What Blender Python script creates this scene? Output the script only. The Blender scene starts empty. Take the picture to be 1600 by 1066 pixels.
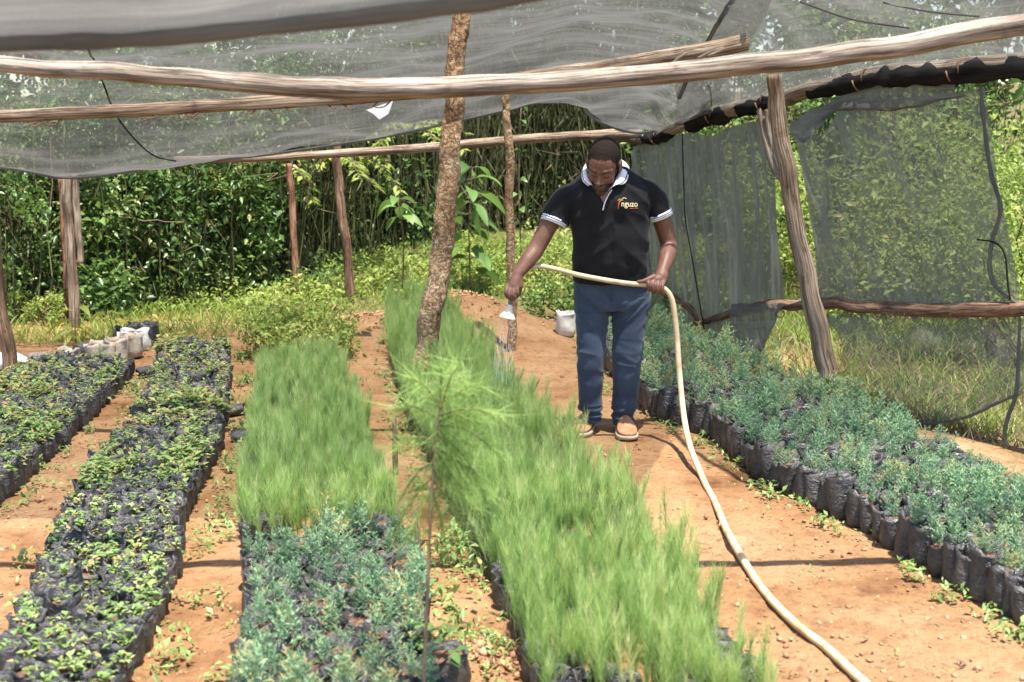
import bpy, math, random
import numpy as np
from mathutils import Vector, Matrix, noise as mnoise, Euler
from mathutils.bvhtree import BVHTree

random.seed(7)
rng = np.random.default_rng(7)
sc = bpy.context.scene
col = sc.collection
R = math.radians

# ------------------------------------------------------------------ camera
H = 1.77                      # eye height
FPX = 1900.0                  # focal length in photo pixels (1600 wide)
TH = math.atan((533 - 190) / FPX)
cam = bpy.data.cameras.new('camera')
cam.sensor_width = 36.0
cam.lens = 36.0 * FPX / 1600.0
cam.clip_end = 2000
cam.dof.use_dof = True
cam.dof.focus_distance = 6.75
cam.dof.aperture_fstop = 3.2
camo = bpy.data.objects.new('camera', cam)
camo.location = (0, 0, H)
camo.rotation_euler = (math.pi / 2 - TH, 0, 0)
col.objects.link(camo)
sc.camera = camo

# ------------------------------------------------------------------ light
SUN_EL, SUN_AZ = R(74.5), R(152)          # azimuth from +Y towards +X
world = bpy.data.worlds.new('World')
sc.world = world
world.use_nodes = True
wn = world.node_tree
sky = wn.nodes.new('ShaderNodeTexSky')
sky.sky_type = 'NISHITA'
sky.sun_disc = False
sky.sun_elevation = SUN_EL
sky.sun_rotation = SUN_AZ
bg = wn.nodes['Background']
bg.inputs[1].default_value = 0.15
wn.links.new(sky.outputs[0], bg.inputs[0])
sun = bpy.data.lights.new('sun', 'SUN')
sun.energy = 5.0
sun.angle = R(0.53)
sun.color = (1.0, 0.95, 0.87)
suno = bpy.data.objects.new('sun', sun)
sdir = Vector((math.sin(SUN_AZ) * math.cos(SUN_EL), math.cos(SUN_AZ) * math.cos(SUN_EL), math.sin(SUN_EL)))
suno.rotation_euler = sdir.to_track_quat('Z', 'Y').to_euler()
suno.location = (3, -3, 12)
col.objects.link(suno)
sc.view_settings.view_transform = 'Standard'
sc.view_settings.look = 'None'
sc.view_settings.gamma = 1.0
sc.view_settings.exposure = 1.5
sc.view_settings.use_curve_mapping = False
sc.render.engine = 'CYCLES'
sc.cycles.use_denoising = True
sc.cycles.max_bounces = 6
sc.cycles.transparent_max_bounces = 12
sc.cycles.caustics_reflective = False
sc.cycles.caustics_refractive = False

# ------------------------------------------------------------------ measuring helpers (photo pixel -> place)
cT, sT = math.cos(TH), math.sin(TH)


def ray(px, py):
    u = (px - 800) / FPX
    v = (533 - py) / FPX
    return Vector((u, cT + v * sT, -sT + v * cT))


def pt(px, py, Y):
    d = ray(px, py)
    return Vector((0, 0, H)) + d * (Y / d.y)


def sstep(a, b, x):
    t = np.clip((x - a) / (b - a), 0, 1)
    return t * t * (3 - 2 * t)


MOUNDS = []                    # (x, y, radius, height)


def gz(x, y):
    x = np.asarray(x, float)
    y = np.asarray(y, float)
    z = 0.42 * sstep(10.8, 14.5, y + 0.10 * x) + 0.05 * np.clip(y - 14.5, 0, 60)
    z = z + 0.03 * np.clip(x - 4.5, 0, 40)
    for (mx, my, r, h) in MOUNDS:
        z = z + h * np.exp(-((x - mx) ** 2 + (y - my) ** 2) / (r * r))
    return z


def gnd(px, py, z=0.0):
    d = ray(px, py)
    p = Vector((0, 0, H)) + d * ((z - H) / d.z)
    for _ in range(12):
        zz = z + float(gz(p.x, p.y))
        p = Vector((0, 0, H)) + d * ((zz - H) / d.z)
    return p


def _m(px, py, r, h):
    p = gnd(px, py)
    return (p.x, p.y, r, h)


MOUNDS = [_m(745, 522, .55, .30), _m(690, 510, .35, .15), _m(570, 520, .45, .14), _m(320, 520, .5, .07),
          _m(740, 1040, .16, .05), _m(120, 560, .3, .06)]

# ------------------------------------------------------------------ mesh helpers


class MB:
    def __init__(s):
        s.v, s.r, s.pc = [], [], []
        s.f = {3: [], 4: []}
        s.n = 0

    def add(s, V, F, r=0.5, pc=None):
        V = np.asarray(V, float).reshape(-1, 3)
        for G in (F if isinstance(F, (list, tuple)) else [F]):
            G = np.asarray(G, int)
            if G.size:
                s.f[G.shape[1]].append(G + s.n)
        s.v.append(V)
        s.r.append(np.broadcast_to(np.asarray(r, float), (len(V),)).copy())
        s.pc.append(V.copy() if pc is None else np.asarray(pc, float))
        s.n += len(V)
        return s

    def mesh(s, name, mat, off=(0, 0, 0), smooth=True):
        V = np.concatenate(s.v) - np.asarray(off, float)
        me = bpy.data.meshes.new(name)
        tri = np.concatenate(s.f[3]) if s.f[3] else np.zeros((0, 3), int)
        qd = np.concatenate(s.f[4]) if s.f[4] else np.zeros((0, 4), int)
        nl = tri.size + qd.size
        npoly = len(tri) + len(qd)
        me.vertices.add(len(V))
        me.vertices.foreach_set('co', V.astype(np.float32).ravel())
        me.loops.add(nl)
        me.loops.foreach_set('vertex_index', np.concatenate([tri.ravel(), qd.ravel()]).astype(np.int32))
        me.polygons.add(npoly)
        starts = np.concatenate([np.arange(len(tri)) * 3, tri.size + np.arange(len(qd)) * 4])
        me.polygons.foreach_set('loop_start', starts.astype(np.int32))
        if smooth:
            me.polygons.foreach_set('use_smooth', np.ones(npoly, bool))
        a = me.attributes.new('rnd', 'FLOAT', 'POINT')
        a.data.foreach_set('value', np.concatenate(s.r).astype(np.float32))
        a = me.attributes.new('pc', 'FLOAT_VECTOR', 'POINT')
        a.data.foreach_set('vector', np.concatenate(s.pc).astype(np.float32).ravel())
        me.update(calc_edges=True)
        me.validate()
        if mat is not None:
            for m in (mat if isinstance(mat, (list, tuple)) else [mat]):
                me.materials.append(m)
        return me

    def build(s, name, mat, parent=None, loc=(0, 0, 0), smooth=True):
        off = Vector(parent_loc(parent)) if parent is not None else Vector(loc)
        o = bpy.data.objects.new(name, s.mesh(name, mat, off, smooth))
        col.objects.link(o)
        if parent is not None:
            o.parent = parent
        else:
            o.location = loc
        return o


def parent_loc(p):
    v = Vector((0, 0, 0))
    while p is not None:
        v += p.location
        p = p.parent
    return v


def tag(o, label=None, cat=None, group=None, kind=None):
    if label:
        o['label'] = label
    if cat:
        o['category'] = cat
    if group:
        o['group'] = group
    if kind:
        o['kind'] = kind
    return o


def empty(name, loc):
    o = bpy.data.objects.new(name, None)
    o.empty_display_size = 0.1
    o.location = loc
    col.objects.link(o)
    return o


def unit(a):
    a = np.asarray(a, float)
    return a / (np.linalg.norm(a, axis=-1, keepdims=True) + 1e-9)


def catmull(pts, n):
    P = np.asarray([tuple(p) for p in pts], float)
    if len(P) == 2:
        t = np.linspace(0, 1, n)[:, None]
        return P[0] * (1 - t) + P[1] * t
    Q = np.vstack([2 * P[0] - P[1], P, 2 * P[-1] - P[-2]])
    out = []
    for s_ in np.linspace(0, len(P) - 1, n):
        i = min(int(s_), len(P) - 2)
        t = s_ - i
        a, b, c, d = Q[i], Q[i + 1], Q[i + 2], Q[i + 3]
        out.append(0.5 * ((2 * b) + (-a + c) * t + (2 * a - 5 * b + 4 * c - d) * t * t + (-a + 3 * b - 3 * c + d) * t ** 3))
    return np.array(out)


def tube(pts, rad, k=10, cap=True, bump=0.0, bscale=8.0, seed=0.0, squash=None):
    """swept tube; returns V, [F4, F3], pc"""
    P = np.asarray([tuple(p) for p in pts], float)
    n = len(P)
    rad = np.broadcast_to(np.asarray(rad, float), (n,))
    T = np.gradient(P, axis=0)
    T = unit(T)
    ref = np.array([0, 0, 1.0]) if abs(T[0][2]) < 0.9 else np.array([0, 1.0, 0])
    V, PC = [], []
    L = np.concatenate([[0], np.cumsum(np.linalg.norm(np.diff(P, axis=0), axis=1))])
    u = unit(np.cross(ref, T[0]))
    ang = np.linspace(0, 2 * np.pi, k, endpoint=False)
    for i in range(n):
        u = unit(u - T[i] * np.dot(u, T[i]))
        w = np.cross(T[i], u)
        for a in ang:
            d = np.cos(a) * u + np.sin(a) * w
            r = rad[i]
            if bump:
                q = Vector((np.cos(a) * 1.3 + seed, np.sin(a) * 1.3 - seed, L[i] * bscale))
                r = r * (1 + bump * mnoise.noise(q) + 0.5 * bump * mnoise.noise(q * 2.7))
            V.append(P[i] + d * r)
            PC.append((np.cos(a) * rad[i], np.sin(a) * rad[i], L[i]))
    F = []
    for i in range(n - 1):
        for j in range(k):
            j2 = (j + 1) % k
            F.append((i * k + j, i * k + j2, (i + 1) * k + j2, (i + 1) * k + j))
    F3 = []
    if cap:
        V.append(P[0]); V.append(P[-1])
        PC.append((0, 0, L[0])); PC.append((0, 0, L[-1]))
        c0, c1 = n * k, n * k + 1
        for j in range(k):
            j2 = (j + 1) % k
            F3.append((c0, j2, j))
            F3.append((c1, (n - 1) * k + j, (n - 1) * k + j2))
    return np.array(V), [np.array(F, int), np.array(F3, int).reshape(-1, 3)], np.array(PC)


def leaf_quads(P, D, N, L, W, fold=0.18):
    P = np.asarray(P, float)
    n = len(P)
    D = unit(D)
    S = unit(np.cross(D, N))
    Nn = np.cross(S, D)
    L = np.broadcast_to(L, (n,))[:, None]
    W = np.broadcast_to(W, (n,))[:, None]
    V = np.empty((n, 4, 3))
    V[:, 0] = P
    V[:, 1] = P + D * L * .45 + S * W * .5 + Nn * W * fold
    V[:, 2] = P + D * L - Nn * L * .12
    V[:, 3] = P + D * L * .45 - S * W * .5 + Nn * W * fold
    b = np.arange(n)[:, None] * 4
    F = np.concatenate([b + [0, 1, 2], b + [0, 2, 3]])
    return V.reshape(-1, 3), F


def needles(P, D, L, W):
    P = np.asarray(P, float)
    n = len(P)
    D = unit(D)
    S = unit(np.cross(D, unit(rng.normal(size=(n, 3)))))
    L = np.broadcast_to(L, (n,))[:, None]
    W = np.broadcast_to(W, (n,))[:, None]
    V = np.empty((n, 3, 3))
    V[:, 0] = P - S * W * .5
    V[:, 1] = P + S * W * .5
    V[:, 2] = P + D * L
    return V.reshape(-1, 3), np.arange(n * 3).reshape(n, 3)


def rdir(n, up=0.0):
    d = unit(rng.normal(size=(n, 3)))
    d[:, 2] += up
    return unit(d)


def ellipsoid(c, r, rot=None, nu=18, nv=12):
    V, F, T = [], [], []
    for i in range(1, nv):
        a = math.pi * i / nv
        for j in range(nu):
            b = 2 * math.pi * j / nu
            V.append((math.sin(a) * math.cos(b), math.sin(a) * math.sin(b), math.cos(a)))
    V.append((0, 0, 1)); V.append((0, 0, -1))
    t, b_ = len(V) - 2, len(V) - 1
    for i in range(nv - 2):
        for j in range(nu):
            j2 = (j + 1) % nu
            F.append((i * nu + j, (i + 1) * nu + j, (i + 1) * nu + j2, i * nu + j2))
    for j in range(nu):
        j2 = (j + 1) % nu
        T.append((t, j, j2))
        T.append((b_, (nv - 2) * nu + j2, (nv - 2) * nu + j))
    V = np.array(V) * np.asarray(r, float)
    if rot is not None:
        V = V @ np.array(rot.to_3x3()).T
    return V + np.asarray(tuple(c), float), [np.array(F), np.array(T)]


def limb(pts, rad, k=14, n=None):
    """tube with rounded ends for fusing"""
    n = n or max(6, len(pts) * 5)
    P = catmull(pts, n)
    rr = np.interp(np.linspace(0, 1, n), np.linspace(0, 1, len(rad)), rad)
    V, F, _ = tube(P, rr, k)
    V2, F2 = ellipsoid(P[0], (rr[0],) * 3, nu=12, nv=8)
    V3, F3 = ellipsoid(P[-1], (rr[-1],) * 3, nu=12, nv=8)
    return [(V, F), (V2, F2), (V3, F3)]


def loft(secs, k=28, p=2.4):
    """secs: (center, halfwidth, halfdepth) with world x/y axes"""
    V, F = [], []
    for (c, a, b) in secs:
        for j in range(k):
            t = 2 * math.pi * j / k
            ct, st = math.cos(t), math.sin(t)
            x = a * math.copysign(abs(ct) ** (2 / p), ct)
            y = b * math.copysign(abs(st) ** (2 / p), st)
            V.append((c[0] + x, c[1] + y, c[2]))
    n = len(secs)
    for i in range(n - 1):
        for j in range(k):
            j2 = (j + 1) % k
            F.append((i * k + j, i * k + j2, (i + 1) * k + j2, (i + 1) * k + j))
    V.append(tuple(secs[0][0])); V.append(tuple(secs[-1][0]))
    T = []
    for j in range(k):
        j2 = (j + 1) % k
        T.append((n * k, j2, j))
        T.append((n * k + 1, (n - 1) * k + j, (n - 1) * k + j2))
    return np.array(V), [np.array(F), np.array(T)]


def fuse(pieces, voxel, smooth=4, fac=0.5):
    """voxel-fuse closed pieces into one continuous surface -> (V, tris/quads list)"""
    mb = MB()
    for (V, F) in pieces:
        mb.add(V, F)
    o = mb.build('fuse_tmp', None)
    m = o.modifiers.new('r', 'REMESH')
    m.mode = 'VOXEL'
    m.voxel_size = voxel
    if smooth:
        s_ = o.modifiers.new('s', 'SMOOTH')
        s_.factor = fac
        s_.iterations = smooth
    dg = bpy.context.evaluated_depsgraph_get()
    me = bpy.data.meshes.new_from_object(o.evaluated_get(dg))
    V = np.empty(len(me.vertices) * 3)
    me.vertices.foreach_get('co', V)
    N = np.empty(len(me.vertices) * 3)
    me.vertices.foreach_get('normal', N)
    F4 = np.array([p.vertices[:] for p in me.polygons if len(p.vertices) == 4], int).reshape(-1, 4)
    F3 = np.array([p.vertices[:] for p in me.polygons if len(p.vertices) == 3], int).reshape(-1, 3)
    bpy.data.objects.remove(o)
    bpy.data.meshes.remove(me)
    return V.reshape(-1, 3), [F4, F3], N.reshape(-1, 3)


# ------------------------------------------------------------------ materials


def newmat(name):
    m = bpy.data.materials.new(name)
    m.use_nodes = True
    nt = m.node_tree
    b = nt.nodes['Principled BSDF']
    return m, nt, b


def nd(nt, t, **kw):
    n = nt.nodes.new(t)
    for k, v in kw.items():
        setattr(n, k, v)
    return n


def ramp(nt, stops, src):
    r = nt.nodes.new('ShaderNodeValToRGB')
    e = r.color_ramp.elements
    while len(e) < len(stops):
        e.new(0.5)
    for i, (p, c) in enumerate(stops):
        e[i].position = p
        e[i].color = (*c, 1)
    nt.links.new(src, r.inputs[0])
    return r


def noise_n(nt, scale, detail=4, rough=.55, vec=None, mapping=None):
    n = nt.nodes.new('ShaderNodeTexNoise')
    n.inputs['Scale'].default_value = scale
    n.inputs['Detail'].default_value = detail
    n.inputs['Roughness'].default_value = rough
    if vec is not None:
        if mapping:
            mp = nt.nodes.new('ShaderNodeMapping')
            mp.inputs['Scale'].default_value = mapping
            nt.links.new(vec, mp.inputs[0])
            vec = mp.outputs[0]
        nt.links.new(vec, n.inputs['Vector'])
    return n


def bump_n(nt, h, strength, dist, b):
    bp = nt.nodes.new('ShaderNodeBump')
    bp.inputs['Strength'].default_value = strength
    bp.inputs['Distance'].default_value = dist
    nt.links.new(h, bp.inputs['Height'])
    nt.links.new(bp.outputs[0], b.inputs['Normal'])
    return bp


def leafmat(name, stops, trans=.35, rough=.45, spec=.35, objvar=0.0):
    m, nt, b = newmat(name)
    at = nd(nt, 'ShaderNodeAttribute', attribute_name='rnd')
    src = at.outputs['Fac']
    if objvar:
        oi = nd(nt, 'ShaderNodeObjectInfo')
        ma = nd(nt, 'ShaderNodeMath', operation='MULTIPLY_ADD')
        nt.links.new(oi.outputs['Random'], ma.inputs[0])
        ma.inputs[1].default_value = objvar
        sb = nd(nt, 'ShaderNodeMath', operation='SUBTRACT')
        nt.links.new(src, sb.inputs[0]); sb.inputs[1].default_value = objvar / 2
        nt.links.new(sb.outputs[0], ma.inputs[2])
        src = ma.outputs[0]
    r = ramp(nt, stops, src)
    nt.links.new(r.outputs[0], b.inputs['Base Color'])
    b.inputs['Roughness'].default_value = rough
    b.inputs['Specular IOR Level'].default_value = spec
    tr = nd(nt, 'ShaderNodeBsdfTranslucent')
    nt.links.new(r.outputs[0], tr.inputs[0])
    mx = nd(nt, 'ShaderNodeMixShader')
    mx.inputs[0].default_value = trans
    nt.links.new(b.outputs[0], mx.inputs[1])
    nt.links.new(tr.outputs[0], mx.inputs[2])
    nt.links.new(mx.outputs[0], nt.nodes['Material Output'].inputs[0])
    return m


def woodmat(name, dark, mid, light, grain=(45, 45, 3.0), patches=None, bumpd=.010, bands=False):
    m, nt, b = newmat(name)
    at = nd(nt, 'ShaderNodeAttribute', attribute_name='pc')
    n1 = noise_n(nt, 1.0, 6, .6, at.outputs['Vector'], grain)
    n2 = noise_n(nt, 5.0, 3, .5, at.outputs['Vector'], (1, 1, .6))
    mx = nd(nt, 'ShaderNodeMath', operation='MULTIPLY_ADD')
    nt.links.new(n1.outputs[0], mx.inputs[0]); mx.inputs[1].default_value = .65
    m2 = nd(nt, 'ShaderNodeMath', operation='MULTIPLY')
    nt.links.new(n2.outputs[0], m2.inputs[0]); m2.inputs[1].default_value = .35
    nt.links.new(m2.outputs[0], mx.inputs[2])
    r = ramp(nt, [(.34, dark), (.50, mid), (.64, light)], mx.outputs[0])
    nc = noise_n(nt, 1.0, 4, .6, at.outputs['Vector'], (grain[0] * 1.3, grain[1] * 1.3, grain[2] * .45 if grain[2] < 10 else grain[2]))
    rc = ramp(nt, [(.455, (1, 1, 1)), (.492, (.30, .26, .22)), (.53, (1, 1, 1))], nc.outputs[0])
    nk = noise_n(nt, 7.0, 3, .6, at.outputs['Vector'])
    rk = ramp(nt, [(.30, (.35, .27, .2)), (.40, (1, 1, 1))], nk.outputs[0])
    x1 = nd(nt, 'ShaderNodeMix', data_type='RGBA', blend_type='MULTIPLY'); x1.inputs[0].default_value = .5
    nt.links.new(r.outputs[0], x1.inputs[6]); nt.links.new(rc.outputs[0], x1.inputs[7])
    x2 = nd(nt, 'ShaderNodeMix', data_type='RGBA', blend_type='MULTIPLY'); x2.inputs[0].default_value = .55
    nt.links.new(x1.outputs[2], x2.inputs[6]); nt.links.new(rk.outputs[0], x2.inputs[7])
    nt.links.new(x2.outputs[2], b.inputs['Base Color'])
    b.inputs['Roughness'].default_value = .85
    b.inputs['Specular IOR Level'].default_value = .2
    hs = nd(nt, 'ShaderNodeMath', operation='ADD')
    nt.links.new(n1.outputs[0], hs.inputs[0]); nt.links.new(rc.outputs[0], hs.inputs[1])
    bump_n(nt, hs.outputs[0], .9, bumpd, b)
    return m


# soil
soil, nt, b = newmat('red_soil')
tc = nd(nt, 'ShaderNodeTexCoord')
n1 = noise_n(nt, 1.1, 5, .6, tc.outputs['Object'])
n2 = noise_n(nt, 26, 6, .7, tc.outputs['Object'])
n3 = noise_n(nt, 6, 4, .6, tc.outputs['Object'])
r1 = ramp(nt, [(.34, (.155, .071, .033)), (.43, (.275, .148, .070)), (.56, (.335, .197, .100)), (.70, (.40, .252, .140))], n1.outputs[0])
r2 = ramp(nt, [(.30, (.45, .42, .40)), (.48, (.95, .95, .95)), (.75, (1.15, 1.13, 1.1))], n2.outputs[0])
r3 = ramp(nt, [(.32, (.62, .55, .5)), (.5, (1, 1, 1))], n3.outputs[0])
mu = nd(nt, 'ShaderNodeMix', data_type='RGBA', blend_type='MULTIPLY'); mu.inputs[0].default_value = .8
nt.links.new(r1.outputs[0], mu.inputs[6]); nt.links.new(r2.outputs[0], mu.inputs[7])
mu2 = nd(nt, 'ShaderNodeMix', data_type='RGBA', blend_type='MULTIPLY'); mu2.inputs[0].default_value = .6
nt.links.new(mu.outputs[2], mu2.inputs[6]); nt.links.new(r3.outputs[0], mu2.inputs[7])
ga = nd(nt, 'ShaderNodeAttribute', attribute_name='rnd')     # 1 where weeds have greened the earth
gc = ramp(nt, [(.3, (.05, .065, .018)), (.7, (.13, .12, .045))], n2.outputs[0])
mg = nd(nt, 'ShaderNodeMix', data_type='RGBA')
nt.links.new(ga.outputs['Fac'], mg.inputs[0]); nt.links.new(mu2.outputs[2], mg.inputs[6]); nt.links.new(gc.outputs[0], mg.inputs[7])
nt.links.new(mg.outputs[2], b.inputs['Base Color'])
b.inputs['Roughness'].default_value = .95
b.inputs['Specular IOR Level'].default_value = .1
ad = nd(nt, 'ShaderNodeMath', operation='ADD')
nt.links.new(n2.outputs[0], ad.inputs[0]); nt.links.new(n3.outputs[0], ad.inputs[1])
bump_n(nt, ad.outputs[0], .9, .035, b)

clodm, nt, b = newmat('soil_clod')
at = nd(nt, 'ShaderNodeAttribute', attribute_name='rnd')
r = ramp(nt, [(0, (.20, .09, .045)), (.6, (.38, .20, .10)), (1, (.40, .25, .15))], at.outputs['Fac'])
nt.links.new(r.outputs[0], b.inputs['Base Color']); b.inputs['Roughness'].default_value = 1

potsoil, nt, b = newmat('pot_soil')
tc = nd(nt, 'ShaderNodeTexCoord')
n1 = noise_n(nt, 60, 4, .6, tc.outputs['Object'])
r = ramp(nt, [(.3, (.045, .022, .012)), (.7, (.19, .10, .055))], n1.outputs[0])
nt.links.new(r.outputs[0], b.inputs['Base Color']); b.inputs['Roughness'].default_value = 1
bump_n(nt, n1.outputs[0], 1, .01, b)

bagm, nt, b = newmat('black_plastic_bag')
tc = nd(nt, 'ShaderNodeTexCoord')
oi = nd(nt, 'ShaderNodeObjectInfo')
vm = nd(nt, 'ShaderNodeVectorMath', operation='ADD')
nt.links.new(tc.outputs['Object'], vm.inputs[0]); nt.links.new(oi.outputs['Random'], vm.inputs[1])
n1 = noise_n(nt, 14, 4, .6, vm.outputs[0])
n2 = noise_n(nt, 38, 5, .65, vm.outputs[0], (1, 1, 1.6))
r = ramp(nt, [(.38, (.022, .022, .024)), (.60, (.055, .052, .05)), (.78, (.17, .115, .075))], n1.outputs[0])
nt.links.new(r.outputs[0], b.inputs['Base Color'])
rr = ramp(nt, [(.3, (.25,) * 3), (.7, (.5,) * 3)], n1.outputs[0])
nt.links.new(rr.outputs[0], b.inputs['Roughness'])
b.inputs['Specular IOR Level'].default_value = .6
bump_n(nt, n2.outputs[0], .8, .02, b)

# shade cloth
def netmat(name, cov_lo, cov_hi, c1, c2, streak=(2.5, 30, 2.5)):
    m, nt, b = newmat(name)
    nt.nodes.remove(b)
    at = nd(nt, 'ShaderNodeAttribute', attribute_name='pc')
    n1 = noise_n(nt, 1.0, 5, .6, at.outputs['Vector'], streak)
    n2 = noise_n(nt, 1.6, 3, .5, at.outputs['Vector'])
    # fine weave
    mp = nd(nt, 'ShaderNodeMapping'); mp.inputs['Scale'].default_value = (170, 60, 1)
    nt.links.new(at.outputs['Vector'], mp.inputs[0])
    ck = nd(nt, 'ShaderNodeTexNoise'); ck.inputs['Scale'].default_value = 1.0; ck.inputs['Detail'].default_value = 1
    nt.links.new(mp.outputs[0], ck.inputs['Vector'])
    a1 = nd(nt, 'ShaderNodeMath', operation='ADD')
    nt.links.new(n1.outputs[0], a1.inputs[0]); nt.links.new(n2.outputs[0], a1.inputs[1])
    a2 = nd(nt, 'ShaderNodeMath', operation='ADD')
    nt.links.new(a1.outputs[0], a2.inputs[0]); nt.links.new(ck.outputs[0], a2.inputs[1])
    mr = nd(nt, 'ShaderNodeMapRange')
    mr.inputs[1].default_value = 1.15; mr.inputs[2].default_value = 1.85
    mr.inputs[3].default_value = cov_lo; mr.inputs[4].default_value = cov_hi
    nt.links.new(a2.outputs[0], mr.inputs[0])
    cr = ramp(nt, [(.3, c1), (.7, c2)], n1.outputs[0])
    df = nd(nt, 'ShaderNodeBsdfDiffuse'); tl = nd(nt, 'ShaderNodeBsdfTranslucent')
    nt.links.new(cr.outputs[0], df.inputs[0]); nt.links.new(cr.outputs[0], tl.inputs[0])
    m1 = nd(nt, 'ShaderNodeMixShader'); m1.inputs[0].default_value = .5
    nt.links.new(df.outputs[0], m1.inputs[1]); nt.links.new(tl.outputs[0], m1.inputs[2])
    # a knitted sheet lets less through the more slanted the ray: 1 - (1 - c) ** (1 / cos)
    ge = nd(nt, 'ShaderNodeNewGeometry')
    dt = nd(nt, 'ShaderNodeVectorMath', operation='DOT_PRODUCT')
    nt.links.new(ge.outputs['Incoming'], dt.inputs[0]); nt.links.new(ge.outputs['Normal'], dt.inputs[1])
    ab = nd(nt, 'ShaderNodeMath', operation='ABSOLUTE'); nt.links.new(dt.outputs['Value'], ab.inputs[0])
    mx_ = nd(nt, 'ShaderNodeMath', operation='MAXIMUM'); nt.links.new(ab.outputs[0], mx_.inputs[0]); mx_.inputs[1].default_value = .12
    iv = nd(nt, 'ShaderNodeMath', operation='DIVIDE'); iv.inputs[0].default_value = 1.0; nt.links.new(mx_.outputs[0], iv.inputs[1])
    om = nd(nt, 'ShaderNodeMath', operation='SUBTRACT'); om.inputs[0].default_value = 1.0; nt.links.new(mr.outputs[0], om.inputs[1])
    pw = nd(nt, 'ShaderNodeMath', operation='POWER'); nt.links.new(om.outputs[0], pw.inputs[0]); nt.links.new(iv.outputs[0], pw.inputs[1])
    cv = nd(nt, 'ShaderNodeMath', operation='SUBTRACT'); cv.inputs[0].default_value = 1.0; nt.links.new(pw.outputs[0], cv.inputs[1])
    tp = nd(nt, 'ShaderNodeBsdfTransparent')
    m2 = nd(nt, 'ShaderNodeMixShader')
    nt.links.new(cv.outputs[0], m2.inputs[0]); nt.links.new(tp.outputs[0], m2.inputs[1]); nt.links.new(m1.outputs[0], m2.inputs[2])
    nt.links.new(m2.outputs[0], nt.nodes['Material Output'].inputs[0])
    return m


net_roof = netmat('shade_net_roof', .28, .46, (.105, .102, .095), (.155, .151, .14))
net_roll = netmat('shade_net_double', .62, .90, (.12, .117, .11), (.22, .215, .20))
net_wall = netmat('shade_net_wall', .50, .70, (.15, .145, .115), (.22, .213, .172), (30, 2.5, 2.5))
net_pleat = netmat('shade_net_pleated', .58, .80, (.14, .136, .112), (.21, .204, .17), (30, 2.5, 2.5))
net_sheer = netmat('shade_net_sheer', .22, .60, (.11, .108, .09), (.20, .196, .165), (2.5, 9, 2.5))
net_black = netmat('shade_net_bunched', .92, 1.0, (.016, .016, .017), (.06, .058, .056))

wood_pale = woodmat('weathered_pale_wood', (.11, .078, .054), (.25, .202, .155), (.36, .31, .25))
wood_grey = woodmat('weathered_grey_wood', (.10, .065, .042), (.26, .19, .13), (.42, .34, .26))
wood_brown = woodmat('brown_bark', (.085, .045, .026), (.20, .115, .07), (.33, .22, .15), (40, 40, 6))
wood_tan = woodmat('flaky_tan_bark', (.22, .125, .065), (.40, .26, .145), (.54, .41, .27), (22, 22, 26), bumpd=.035)
wood_red = woodmat('reddish_bark', (.12, .05, .028), (.25, .115, .065), (.36, .2, .13), (40, 40, 6))

g_dark = leafmat('leaf_deep_green', [(0, (.028, .06, .013)), (.5, (.085, .165, .036)), (.85, (.165, .26, .06)), (1, (.26, .25, .07))], .4, .38, .5)
g_mid = leafmat('leaf_mid_green', [(0, (.05, .10, .022)), (.5, (.11, .20, .045)), (.85, (.19, .29, .07)), (1, (.28, .26, .08))], .42, .40, .45)
g_lime = leafmat('leaf_yellow_green', [(0, (.10, .155, .03)), (.5, (.22, .30, .06)), (.85, (.33, .39, .09)), (1, (.42, .36, .14))], .45, .5, .3)
g_reed = leafmat('reed_stalk', [(0, (.035, .034, .014)), (.5, (.08, .085, .032)), (.8, (.12, .125, .05)), (1, (.22, .19, .10))], .1, .6, .2)
g_feather = leafmat('feathery_green', [(0, (.20, .32, .085)), (.5, (.38, .53, .16)), (.85, (.52, .64, .25)), (.96, (.58, .62, .27)), (1, (.50, .40, .20))], .5, .6, .2)
g_cypress = leafmat('cypress_blue_green', [(0, (.10, .165, .10)), (.45, (.18, .31, .165)), (.8, (.30, .45, .25)), (.97, (.42, .50, .27)), (1, (.42, .32, .12))], .4, .6, .2, .45)
g_seedling = leafmat('seedling_leaf', [(0, (.09, .16, .05)), (.45, (.19, .29, .085)), (.75, (.30, .39, .13)), (.9, (.42, .42, .16)), (1, (.42, .27, .12))], .4, .45, .35, .25)
g_mango = leafmat('yellowing_leaf', [(0, (.12, .18, .03)), (.5, (.27, .28, .05)), (1, (.36, .26, .05))], .4, .45, .35)
g_dry = leafmat('dry_stalk', [(0, (.12, .085, .05)), (1, (.36, .29, .18))], .15, .8, .1)
twig = leafmat('twig_bark', [(0, (.07, .045, .025)), (1, (.2, .14, .085))], 0.0, .8, .1)

# ------------------------------------------------------------------ ground
def axis(lo, d0, d1, hi, step, far):
    a = list(np.arange(d0, d1 + 1e-6, step))
    l, s_ = d0, step
    left = []
    while l > lo:
        s_ *= 1.35
        l -= s_
        left.append(l)
    h, s_ = d1, step
    right = []
    while h < hi:
        s_ *= 1.35
        h += s_
        right.append(h)
    return np.array(left[::-1] + a + right)


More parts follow.
